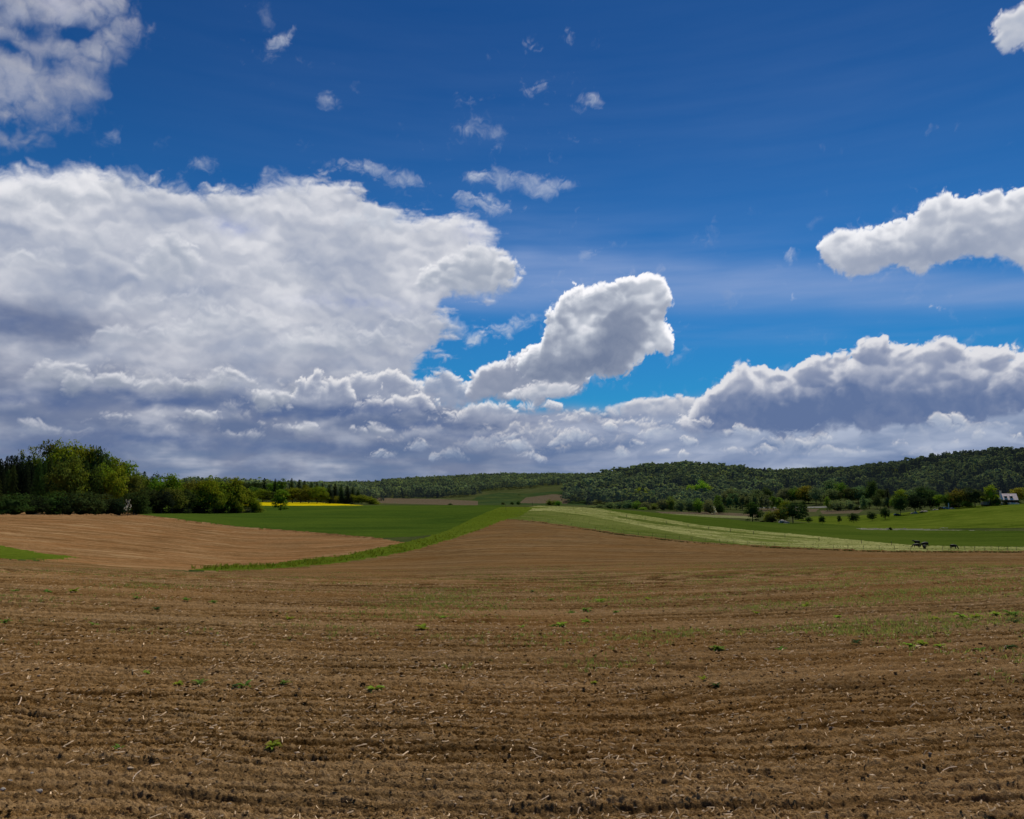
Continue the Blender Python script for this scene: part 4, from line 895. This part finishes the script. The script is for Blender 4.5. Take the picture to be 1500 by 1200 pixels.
# ================================================================ grass tufts along the green edges
def tufts(name, label, pts, hh, tint, seed, mat, per=7):
    rs = np.random.RandomState(seed); n = len(pts); P = np.repeat(np.array(pts), per, 0); m = len(P)
    a = rs.uniform(0, 6.28, m); h = hh * rs.uniform(.5, 1.3, m); w_ = h * rs.uniform(.07, .16, m)
    off = rs.normal(0, .35 * hh, (m, 2)); P = P + np.stack([off[:, 0], off[:, 1], np.zeros(m)], -1)
    lean = rs.normal(0, .35, (m, 2)) * h[:, None]
    dx, dy = np.cos(a) * w_, np.sin(a) * w_
    z0 = P[:, 2] - .06
    v = np.stack([np.stack([P[:, 0] - dx, P[:, 1] - dy, z0], -1), np.stack([P[:, 0] + dx, P[:, 1] + dy, z0], -1), np.stack([P[:, 0] + lean[:, 0] + dx * .3, P[:, 1] + lean[:, 1] + dy * .3, z0 + h], -1), np.stack([P[:, 0] + lean[:, 0] - dx * .3, P[:, 1] + lean[:, 1] - dy * .3, z0 + h * .97], -1)], 1).reshape(-1, 3)
    o = mesh_np(name, v, np.arange(len(v)).reshape(-1, 4), mat, attrs={'tint': np.repeat((np.array([tint]) * rs.uniform(.6, 1.5, (m, 1))), 4, 0).clip(0, 1) @ np.eye(3, 4) + np.array([0, 0, 0, 1])})
    return tag(o, label, 'grass', kind='stuff')
def scatter_zone(zi, n, rs):
    nm, d0, d1, pts = zones[zi]; out = []
    xs = [p[0] for p in pts]; ys = [p[1] for p in pts]
    while len(out) < n:
        d = math.sqrt(rs.uniform(d0 ** 2, d1 ** 2)); a = rs.uniform(-.62, .62); x, y = d * math.sin(a), d * math.cos(a); z = float(ground_z(x, y))
        px, py = to_pix(x, y, z)
        if bool(in_poly(np.array([px]), np.array([py]), pts)[0]): out.append((x, y, z + .2))
    return out
rs_ = np.random.RandomState(5)
tufts('long_grass', 'bright grass blades along the strip between the brown fields', scatter_zone(0, 2600, rs_), .24, (.14, .17, .016), 1, WOODLEAF)
tufts('long_grass', 'pale dry grass blades over the meadow', scatter_zone([z[0] for z in zones].index('meadow'), 2600, rs_), .30, (.17, .18, .06), 2, WOODLEAF)
# dark fringe where the meadow meets the soil
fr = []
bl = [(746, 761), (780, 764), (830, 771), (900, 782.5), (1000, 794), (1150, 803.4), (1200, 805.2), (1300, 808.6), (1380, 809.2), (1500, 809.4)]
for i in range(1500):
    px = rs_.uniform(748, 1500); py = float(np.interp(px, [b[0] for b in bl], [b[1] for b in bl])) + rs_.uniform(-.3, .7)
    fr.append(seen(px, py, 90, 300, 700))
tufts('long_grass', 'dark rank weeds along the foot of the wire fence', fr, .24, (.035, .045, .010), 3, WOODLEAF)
# ================================================================ wire fence
WOODM = simple('fence_wood', (.10, .085, .065), .9, .3, 8); WIRE = simple('fence_wire', (.25, .25, .25), .5, .1, 3, .8)
fence = empty('wire_fence', seen(1200, 805.2, 60, 300)); tag(fence, 'wire fence with thin wooden posts between ploughed soil and meadow', 'fence')
def local(o, p): return Vector(p) - Vector(o.location)
posts = []
for px in [780, 803, 837, 872, 914, 935, 956, 975, 995, 1014, 1034, 1054, 1075, 1095, 1115, 1135, 1156, 1178, 1199, 1221, 1242, 1265, 1288, 1311, 1334, 1358, 1381, 1398, 1414, 1428, 1442, 1452, 1463, 1476, 1489, 1505]:
    py = float(np.interp(px, [b[0] for b in bl], [b[1] for b in bl])) - .7
    posts.append(seen(px, py, 60, 320))
for p in posts:
    bm = bmesh.new(); l = R.uniform(-.05, .05); tube(bm, local(fence, (p[0], p[1], p[2] - .3)), local(fence, (p[0] + l, p[1], p[2] + 1.05 + R.uniform(-.1, .15))), .036, .030, 6); bm_obj('post', bm, WOODM, fence)
for hgt in (.5, .92):
    bm = bmesh.new()
    for a, b in zip(posts, posts[1:]): tube(bm, local(fence, (a[0], a[1], a[2] + hgt)), local(fence, (b[0], b[1], b[2] + hgt)), .006, .006, 4)
    bm_obj('wire', bm, WIRE, fence)
inner = empty('post_fence', seen(1104, 783, 60, 400)); tag(inner, 'second line of short posts across the middle of the pale meadow', 'fence')
for px, py in [(918, 758.5), (945, 763), (976, 769), (1008, 773), (1038, 777), (1070, 780), (1104, 784), (1150, 789), (1200, 793.5), (1262, 797.5), (1306, 800)]:
    p = seen(px, py, 60, 400); bm = bmesh.new(); tube(bm, local(inner, (p[0], p[1], p[2] - .3)), local(inner, (p[0], p[1], p[2] + 1.3)), .08, .07, 6); bm_obj('post', bm, WOODM, inner)
for px, py, lb in [(741, 748, 'lone dark post at the tip of the brown field'), (780, 742, 'lone thin post on the grassy ridge top')]:
    p = seen(px, py, 60, 400); bm = bmesh.new(); tube(bm, (0, 0, -.3), (.04, 0, 2.1), .07, .06, 7); tube(bm, (.035, 0, 2.0), (.04, 0, 2.12), .085, .085, 7); o = bm_obj('marker_post', bm, WOODM); o.location = p; tag(o, lb, 'post')
# ================================================================ dark cattle in the meadow
HIDE = simple('dark_hide', (.012, .010, .010), .6, .3, 4); HORN = simple('horn', (.25, .22, .18), .5, .1, 9)
def animal(name, loc, yaw, s, graze, label):
    """one continuous body: trunk, neck, head, four jointed legs and tail grown from a skinned skeleton"""
    hd = [(.98, 0, 1.02, .155), (1.20, 0, .72, .12), (1.36, 0, .36, .105), (1.47, 0, .17, .075), (1.52, 0, .07, .055)] if graze else [(.96, 0, 1.24, .17), (1.20, 0, 1.42, .13), (1.42, 0, 1.46, .11), (1.60, 0, 1.34, .085), (1.70, 0, 1.27, .06)]
    V = [(-.62, 0, 1.10, .25), (-.82, 0, 1.12, .20), (-.25, 0, 1.02, .33), (.2, 0, 1.02, .34), (.62, 0, 1.08, .29)] + [(x, y, z, r) for x, y, z, r in hd]
    E = [(0, 1), (0, 2), (2, 3), (3, 4), (4, 5), (5, 6), (6, 7), (7, 8), (8, 9)]
    def leg(root, pts):
        k = root
        for p in pts: V.append(p); E.append((k, len(V) - 1)); k = len(V) - 1
    for sy, ph in ((-1, .06), (1, -.06)):
        leg(0, [(-.70 + ph, .17 * sy, .86, .15), (-.56 + ph, .18 * sy, .66, .095), (-.76 + ph, .18 * sy, .42, .060), (-.70 + ph, .18 * sy, .12, .045), (-.66 + ph, .18 * sy, .03, .055)])
        leg(4, [(.60 - ph, .17 * sy, .78, .13), (.60 - ph, .17 * sy, .50, .072), (.62 - ph, .17 * sy, .30, .056), (.60 - ph, .17 * sy, .10, .042), (.63 - ph, .17 * sy, .03, .052)])
    leg(1, [(-.98, 0, 1.08, .045), (-1.03, 0, .80, .028), (-1.03, 0, .55, .030), (-1.03, 0, .42, .045)])
    hx, hz = (1.33, .47) if graze else (1.38, 1.55)
    for sy in (-1, 1): leg(7, [(hx - .04, .15 * sy, hz + .02, .035), (hx - .07, .22 * sy, hz, .022)])
    me = bpy.data.meshes.new(name); me.from_pydata([v[:3] for v in V], E, []); o = link(bpy.data.objects.new(name, me))
    sk = o.modifiers.new('skin', 'SKIN'); sk.use_smooth_shade = True
    for i, v in enumerate(V): k = 1.42 if v[3] > .11 else 1.25; me.skin_vertices[0].data[i].radius = (v[3] * k, v[3] * k)
    me.skin_vertices[0].data[0].use_root = True
    ss = o.modifiers.new('sub', 'SUBSURF'); ss.levels = ss.render_levels = 1
    bpy.context.view_layer.update()
    dg = bpy.context.evaluated_depsgraph_get(); m2 = bpy.data.meshes.new_from_object(o.evaluated_get(dg)); bpy.data.objects.remove(o)
    m2.materials.clear(); m2.materials.append(HIDE); o = link(bpy.data.objects.new(name, m2))
    o.location = (loc[0], loc[1], loc[2] + .2); o.rotation_euler = (0, 0, yaw); o.scale = (s, s, s)
    return tag(o, label, 'cow', 'dark cattle grazing in the meadow')
for px, py, yaw, s, g, lb in [(1343.5, 799.5, math.pi, .98, False, 'dark cow at the back left of the cluster, head raised'), (1355, 803.0, math.pi + .12, 1.06, True, 'largest dark cow at the back right of the cluster'),
                              (1342.5, 804.2, math.pi - .1, .86, True, 'dark cow grazing at the front left of the cluster'), (1354.5, 806.6, .9, .82, True, 'dark cow at the front right of the cluster, nearest the fence'), (1397, 806.0, 0.06, .88, True, 'single dark cow grazing alone right of the cluster')]:
    animal('cow', seen(px, py, 60, 400), yaw, s * .86, g, lb)
# ================================================================ farmhouse
PLAST = simple('white_render', (.80, .66, .58), .85, .12, 1.5); ROOFL = simple('sunlit_roof', (.90, .70, .62), .6, .12, 2.0); REDW = simple('wall_shade_and_timber', (.07, .028, .022), .8, .3, 2)  # dark red serves the shed timber and the painted shade on the house wall
GLASS = simple('dark_pane', (.02, .02, .025), .15, .2, 2); STONE = simple('pale_stone', (.34, .30, .25), .9, .3, 1.2); ROOFD = simple('dark_roof', (.06, .05, .05), .8, .2, 2)
def prism(bm, x0, x1, y0, y1, z0, z1, th=.0):
    """gable roof, ridge along x"""
    ym = (y0 + y1) / 2
    for a, b in (((y0, z0), (ym, z1)), ((y1, z0), (ym, z1))):
        v = [bm.verts.new((x0, a[0], a[1])), bm.verts.new((x1, a[0], a[1])), bm.verts.new((x1, b[0], b[1])), bm.verts.new((x0, b[0], b[1]))]
        v2 = [bm.verts.new((q.co.x, q.co.y, q.co.z + .22)) for q in v]
        bm.faces.new(v); bm.faces.new(v2[::-1])
        for i in range(4): bm.faces.new([v[i], v[(i + 1) % 4], v2[(i + 1) % 4], v2[i]])
hx_, hy_, hz_ = pol(625, 1478)
house = empty('farmhouse', (hx_, hy_, hz_ - .3), -.36); tag(house, 'white farmhouse with a pale pink sunlit roof among the trees at right', 'house')
bm = bmesh.new(); box(bm, -4.6, 4.6, -4, 4, 0, 4.2)
for x in (-4.6, 4.6):
    s_ = 1 if x > 0 else -1
    v = [bm.verts.new(p) for p in [(x, -4, 4.2), (x, 4, 4.2), (x, 0, 7.4)]]; v2 = [bm.verts.new((q.co.x - .3 * s_, q.co.y, q.co.z)) for q in v]
    bm.faces.new(v); bm.faces.new(v2[::-1])
    for i in range(3): bm.faces.new([v[i], v[(i + 1) % 3], v2[(i + 1) % 3], v2[i]])
bm_obj('wall', bm, PLAST, house)
bm = bmesh.new(); prism(bm, -5.0, 5.0, -4.7, 4.7, 3.5, 7.7); rf = bm_obj('roof', bm, ROOFL, house)
bm = bmesh.new(); box(bm, -4.9, -3.9, -.5, .5, 6.8, 9.6); box(bm, -5.0, -3.8, -.6, .6, 9.6, 9.8); bm_obj('chimney', bm, PLAST, rf)
for x in (-2.1, 1.2):
    dm = bmesh.new(); box(dm, x - .85, x + .85, -3.4, -1.2, 4.5, 6.2); box(dm, x - 1.0, x + 1.0, -3.55, -1.0, 6.2, 6.35); do = bm_obj('dormer', dm, ROOFL, rf)
    dm = bmesh.new(); box(dm, x - .6, x + .6, -3.44, -3.402, 4.8, 6.0); bm_obj('window', dm, GLASS, do)
bm = bmesh.new(); box(bm, -4.55, 4.55, -4.1, -4.003, 1.9, 3.9); bm_obj('shaded_wall_band', bm, REDW, house)  # shade of the wall below the roof, put in as a dark band
for x in (-3, 0, 3):
    bm = bmesh.new(); box(bm, x - .5, x + .5, -4.16, -4.103, 2.2, 3.4); bm_obj('window', bm, GLASS, house)
bm = bmesh.new(); box(bm, 4.603, 4.66, -.7, .7, 4.8, 6.2); bm_obj('window', bm, GLASS, house)
bx_, by_, bz_ = pol(618, 1480); bm = bmesh.new()
box(bm, -5.5, 5.5, -.2, .2, 0, 1.4); box(bm, -5.6, 5.6, -.26, .26, 1.4, 1.52); o = bm_obj('garden_wall', bm, PLAST); o.location = (bx_, by_, bz_ - .2); o.rotation_euler.z = -.36; tag(o, 'low white garden wall in front of the farmhouse', 'wall')
hx_, hy_, hz_ = pol(612, 1445)
shed = empty('shed', (hx_, hy_, hz_ - .2), -.9); tag(shed, 'small shed with a steep pale roof edge between the trees left of the farmhouse', 'shed')
bm = bmesh.new(); box(bm, -2.4, 2.4, -1.8, 1.8, 0, 1.6); bm_obj('wall', bm, REDW, shed)
bm = bmesh.new(); prism(bm, -2.7, 2.7, -2.2, 2.2, 1.3, 4.2); bm_obj('roof', bm, STONE, shed)
# pale rubble, stones and parked vehicles near the trees
def rubble(px, d, w_, h_, n, label, seed, name='rubble_pile'):
    rs = random.Random(seed); bm = bmesh.new()
    for i in range(n):
        x = rs.gauss(0, w_ * .28); r = h_ * rs.uniform(.25, .55) * (1.1 - min(.8, abs(x) / w_))
        ret = bmesh.ops.create_icosphere(bm, subdivisions=1, radius=r)
        c = Vector((x, rs.gauss(0, w_ * .12), r * .5 + rs.uniform(0, h_ * .4) * max(0, 1 - abs(x) / w_ * 2)))
        for v in ret['verts']: v.co = Vector((v.co.x * rs.uniform(.9, 1.5), v.co.y, v.co.z * rs.uniform(.5, .9))) + c
    o = bm_obj(name, bm, STONE); o.location = pol(d, px); return tag(o, label, 'rubble')
rubble(1146, 468, 5.5, 2.4, 46, 'heap of pale rubble under the large dark valley tree', 3)
rubble(1151, 462, 7, .5, 40, 'low pale bank of stones right of the rubble heap', 4)
rubble(1340, 566, 6, 1.7, 26, 'pale heap beneath the first farm trees', 5); rubble(1353, 580, 7, 1.6, 30, 'long pale heap in the middle below the farm trees', 6)
rubble(1371, 590, 5, 1.3, 22, 'small pale heap left of the parked vehicles', 7); rubble(1394, 592, 4.5, 1.6, 22, 'pale sloping heap right of the white post', 8)
CARD = simple('dark_car_paint', (.015, .018, .02), .3, .1, 2); CARW = simple('white_car_paint', (.55, .55, .55), .35, .05, 2); TYRE = simple('tyre', (.012, .012, .012), .9, .1, 4)
def car(px, d, mat, yaw, label):
    x, y, z = pol(d, px); t = empty('car', (x, y, z + .25), yaw)
    bm = bmesh.new()
    prof = [(-2.1, .35), (-2.15, .85), (-1.6, 1.0), (-1.1, 1.45), (.5, 1.48), (1.1, 1.0), (2.0, .85), (2.1, .35)]
    a = [bm.verts.new((p[0], -.85, p[1])) for p in prof]; b = [bm.verts.new((p[0], .85, p[1])) for p in prof]
    bm.faces.new(a[::-1]); bm.faces.new(b)
    for i in range(len(prof)): bm.faces.new([a[i], a[(i + 1) % 8], b[(i + 1) % 8], b[i]])
    bmesh.ops.recalc_face_normals(bm, faces=bm.faces); bmesh.ops.bevel(bm, geom=list(bm.edges), offset=.07, segments=2, affect='EDGES')
    bm_obj('body', bm, mat, t, True)
    bm = bmesh.new(); box(bm, -1.0, .45, -.875, .875, 1.02, 1.36); bm_obj('side_window', bm, GLASS, t)
    for wx in (-1.3, 1.3):
        for sy in (-1, 1): bm = bmesh.new(); tube(bm, (wx, .7 * sy, .33), (wx, .9 * sy, .33), .33, .33, 14); bm_obj('wheel', bm, TYRE, t)
    tag(t, label, 'car', 'vehicles parked by the farm trees')
car(1314, 556, CARD, .1, 'dark car parked under the leftmost farm tree'); car(1380, 598, CARD, .2, 'dark car among the parked vehicles left of the white post'); car(1386, 596, CARW, -.1, 'white car parked just left of the white post')
p = pol(594, 1390); bm = bmesh.new(); tube(bm, (0, 0, -.2), (0, 0, 4.0), .38, .30, 8); tube(bm, (0, 0, 4.0), (0, 0, 4.4), .34, .1, 8); o = bm_obj('white_post', bm, PLAST); o.location = p; tag(o, 'short thick white post beside the parked vehicles', 'post')
for px, w_ in [(1257, 5), (1285, 7), (1299, 3), (1324, 8), (1383, 10)]:
    rubble(px, 384, w_ * .8, .55, 26, {1257: 'leftmost pale patch of stones along the farm track', 1285: 'pale stones on the track, second patch from the left', 1299: 'short pale stone patch touching the small dark bush', 1324: 'pale stones on the track right of the dark bush', 1383: 'long pale stone patch where the track turns solid'}[px], px, 'stone_patch')
# ================================================================ weeds, straw, clods and stones on the near soil
def soil_z(x, y):
    x = np.asarray(x, float); y = np.asarray(y, float); d = np.hypot(x, y)
    return ground_z(x, y) + soil_height(x, y, d)[0] * np.clip((75 - d) / 35, 0, 1)
def near_xy(n, rs, d0, d1, power=1.0):
    u = rs.rand(n) ** power; d = d0 * (d1 / d0) ** u; a = rs.uniform(-.66, .66, n); return d * np.sin(a), d * np.cos(a), d
SOILC = None
def ico(sub):
    bm = bmesh.new(); bmesh.ops.create_icosphere(bm, subdivisions=sub, radius=1); co = np.array([v.co[:] for v in bm.verts]); tr = np.array([[v.index for v in f.verts] for f in bm.faces]); bm.free(); return co, tr
def lumps(name, label, n, rmin, rmax, d0, d1, seed, mat, sub, sink=.3):
    rs = np.random.RandomState(seed); x, y, d = near_xy(n, rs, d0, d1, .9); z = soil_z(x, y)
    c, t = ico(sub); nv = len(c); r = rmin * (rmax / rmin) ** (rs.rand(n) ** 1.8)
    off = 1 + rs.uniform(-.32, .32, (n, nv, 1))
    V = c[None] * off * (r[:, None, None] * rs.uniform(.65, 1.35, (n, 1, 3))) * np.array([1.5, 1.0, .62])
    V = V + np.stack([x, y, z + r * (1 - sink) * .5], -1)[:, None]
    T = t[None] + (np.arange(n) * nv)[:, None, None]
    o = mesh_np(name, V.reshape(-1, 3), None, mat, tris=T.reshape(-1, 3)); return tag(o, label, 'soil', kind='stuff')
CLOD = LAND_MATS['ploughed_field']()
lumps('soil_clods', 'loose crumbly clods over the near tilled soil', 15000, .003, .011, 2.8, 16, 81, CLOD, 1)
lumps('soil_clods', 'loose crumbly clods over the farther tilled soil', 4000, .006, .022, 8, 30, 82, CLOD, 1)
lumps('pebbles', 'small pale pebbles scattered in the tilled soil', 700, .004, .014, 2.8, 16, 83, simple('pebble', (.40, .30, .20), .8, .35, 20), 2)
def straw(name, label, n, d0, d1, seed, cl, col, L=(.03, .12), wd=(.0022, .0045)):
    rs = np.random.RandomState(seed); x, y, d = near_xy(n, rs, d0, d1, .85)
    keep = (fbm(x * .5, y * .7, 3, seed) + rs.normal(0, .25, n)) > cl; x, y, d = x[keep], y[keep], d[keep]; n = len(x)
    z = soil_z(x, y) + .006; a = rs.uniform(0, 6.28, n); el = rs.normal(.08, .22, n); l = rs.uniform(*L, n) * (1 + d * .03); w_ = rs.uniform(*wd, n) * (1 + d * .10); bend = rs.normal(0, .5, n)
    S = 4; V = np.zeros((n, S, 2, 3)); px_, py_, pz_ = x.copy(), y.copy(), z.copy()
    for i in range(S):
        aa = a + bend * i * .4; nx, ny = -np.sin(aa), np.cos(aa); tw = .6
        for k, sg in enumerate((-1, 1)):
            V[:, i, k] = np.stack([px_ + nx * w_ * sg, py_ + ny * w_ * sg, pz_ + w_ * sg * tw], -1)
        px_ = px_ + np.cos(aa) * np.cos(el) * l / 3; py_ = py_ + np.sin(aa) * np.cos(el) * l / 3; pz_ = pz_ + np.sin(el) * l / 3 * (1 if i < 2 else .2)
    b = (np.arange(n) * S * 2)[:, None, None]; q = np.array([[0, 1, 3, 2], [2, 3, 5, 4], [4, 5, 7, 6]])[None] + b
    t = np.array(col)[None] * rs.uniform(.45, 1.2, (n, 1)); t = np.concatenate([t, np.ones((n, 1))], 1)
    o = mesh_np(name, V.reshape(-1, 3), q.reshape(-1, 4), WOODSTRAW, attrs={'tint': np.repeat(t, S * 2, 0)}); return tag(o, label, 'straw', kind='stuff')
m_, N_, out_ = new_mat('dry_straw'); d_ = N_('ShaderNodeBsdfDiffuse', {'Color': N_('ShaderNodeAttribute', attribute_name='tint').outputs['Color']}); N_.l.new(d_.outputs[0], out_.inputs[0]); WOODSTRAW = m_
straw('straw_litter', 'short bits of pale dry straw on the near soil', 17000, 2.8, 15, 91, .06, (.58, .42, .26), (.010, .070), (.0012, .0028))
straw('straw_litter', 'short bits of pale dry straw on the farther soil', 20000, 7, 34, 92, .04, (.50, .35, .21), (.015, .055), (.0012, .0028))
straw('straw_litter', 'longer pale maize stalk pieces lying on the soil', 70, 5, 14, 93, .0, (.56, .42, .30), (.10, .20), (.0012, .0022))
# tiny seedlings in loose patches
def seedlings():
    rs = np.random.RandomState(95); n = 90000; x, y, d = near_xy(n, rs, 9.5, 60, .75)
    f = fbm(x * .22, y * .35, 4, 96) + .12 * np.clip(x / 8, -1, 1.5) + rs.normal(0, .16, n)
    lim = .35 - .13 * np.clip((d - 11) / 12, 0, 1)
    k = f > lim; P = np.stack([x, y, soil_z(x, y) + .05], -1)[k]
    o = tufts('seedlings', 'loose patches of tiny green seedlings in the tilled soil', P, .050, (.24, .27, .075), 97, WOODLEAF, 6); o['category'] = 'seedlings'
    m = len(P)
seedlings()
def weed(px, py, size, tint, label, seed, yellow=False):
    """a rosette of pointed, drooping leaves around short stems"""
    rs = np.random.RandomState(seed); x, y, z = seen(px, py, 2.6, 70); z = float(soil_z(x, y)); s = size
    V = []; Q = []; s *= .72
    for i in range(rs.randint(11, 18)):
        a = rs.uniform(0, 6.28); L_ = s * rs.uniform(.55, 1.1); w_ = L_ * rs.uniform(.15, .24); up = rs.uniform(.25, 1.3); bx0, by0 = rs.normal(0, .1 * s, 2)
        pts = []
        for k in range(5):
            t = k / 4; rr = L_ * t * math.cos(up * (1 - t * .6)); hh_ = L_ * (math.sin(up) * t - .45 * t * t * 1.1) + .015
            ww = w_ * [.25, .8, 1.0, .65, .05][k]; nx, ny = -math.sin(a), math.cos(a); cx_, cy_ = bx0 + rr * math.cos(a), by0 + rr * math.sin(a)
            b0 = len(V); V += [(cx_ - nx * ww, cy_ - ny * ww, hh_ + ww * .3), (cx_, cy_, hh_ - ww * .1), (cx_ + nx * ww, cy_ + ny * ww, hh_ + ww * .3)]; pts.append(b0)
        for p0, p1 in zip(pts, pts[1:]): Q += [(p0, p0 + 1, p1 + 1, p1), (p0 + 1, p0 + 2, p1 + 2, p1 + 1)]
    o = mesh_np('weed', V, Q, LEAF); o.location = (x, y, z - .01); b = TINT[tint]; o.color = (b[0] * 1.35, b[1] * 1.35, b[2] * 1.9, 1)
    tag(o, label, 'weed', 'weeds growing in the tilled soil')
WE = [(137, 917, .17, 'green'), (547, 1012, .17, 'fresh'), (292, 1003, .15, 'green'), (358, 1007, .15, 'green'), (344, 1008, .09, 'dark'), (212, 985, .11, 'fresh'), (261, 1003, .10, 'gold'), (418, 1003, .10, 'green'), (175, 1100, .09, 'green'), (398, 1102, .12, 'olive'), (836, 898, .24, 'green'), (857, 896, .27, 'green'), (902, 898, .16, 'green'), (808, 917, .16, 'green'), (822, 917, .2, 'fresh'), (858, 915, .2, 'fresh'), (1050, 952, .2, 'green'), (1048, 1008, .13, 'dark'), (1030, 999, .10, 'gold'), (1143, 951, .14, 'green'), (1256, 945, .14, 'dark'), (1334, 950, .2, 'fresh'), (1350, 946, .17, 'olive'), (1376, 948, .15, 'fresh'), (1440, 950, .16, 'green'), (1478, 950, .14, 'dark'),
      (1410, 905, .22, 'fresh'), (1432, 906, .24, 'olive'), (1370, 907, .17, 'olive'), (1482, 904, .26, 'green'), (1487, 912, .2, 'dark'), (1458, 902, .2, 'fresh'), (22, 866, .22, 'green'), (68, 868, .24, 'green'), (108, 868, .24, 'olive'), (202, 878, .22, 'green'), (228, 894, .19, 'dark'), (272, 882, .20, 'green'), (310, 884, .22, 'green'), (8, 912, .17, 'green'), (620, 922, .22, 'olive'), (424, 907, .17, 'olive'), (880, 882, .26, 'fresh'), (806, 880, .2, 'green'), (764, 919, .15, 'fresh'), (1108, 900, .17, 'olive'), (1180, 890, .2, 'olive'), (780, 868, .2, 'dark'), (950, 878, .2, 'olive'), (1226, 906, .14, 'fresh'), (650, 905, .17, 'fresh'), (870, 1003, .07, 'gold')]
rows_ = {'far': [], 'middle': [], 'near': []}
for w4 in WE: rows_['far' if w4[1] < 900 else 'middle' if w4[1] < 960 else 'near'].append(w4)
for rn, ls in rows_.items():
    ls.sort(); cnt = {}
    tot = {}
    for q in ls: tot[q[3]] = tot.get(q[3], 0) + 1
    for q in ls:
        cnt[q[3]] = cnt.get(q[3], 0) + 1
        o_ = f"{ORD[cnt[q[3]]]} " if tot[q[3]] > 1 else ''
        weed(*q, f"{o_}{TNAME[q[3]]} weed on the {rn} part of the brown field" + (', counted from the left' if o_ else ''), int(q[0] * 3 + q[1]))
# a few pale stones one can point at
for i, (px, py, r, lb) in enumerate([(57, 1164, .017, 'pale grey stone near the lower left corner of the soil'), (46, 1136, .011, 'small whitish stone above the larger pale stone at lower left'), (4, 1160, .015, 'tan stone at the left edge of the soil'), (190, 1057, .010, 'tiny round pale stone among furrows at left'), (14, 1150, .011, 'tan stone close to the left edge of the soil')]):
    x, y, z = seen(px, py, 2.6, 40); z = float(soil_z(x, y)); c, t = ico(3); rs = np.random.RandomState(i); c = c * (1 + .13 * np.sin(c[:, :1] * 4 + i) + .08 * np.cos(c[:, 1:2] * 6)) * np.array([1.3, .9, .7]) * r
    o = mesh_np('stone', c, None, STONE, tris=t, smooth=True); o.location = (x, y, z + r * .35); tag(o, lb, 'stone', 'pale stones in the soil')
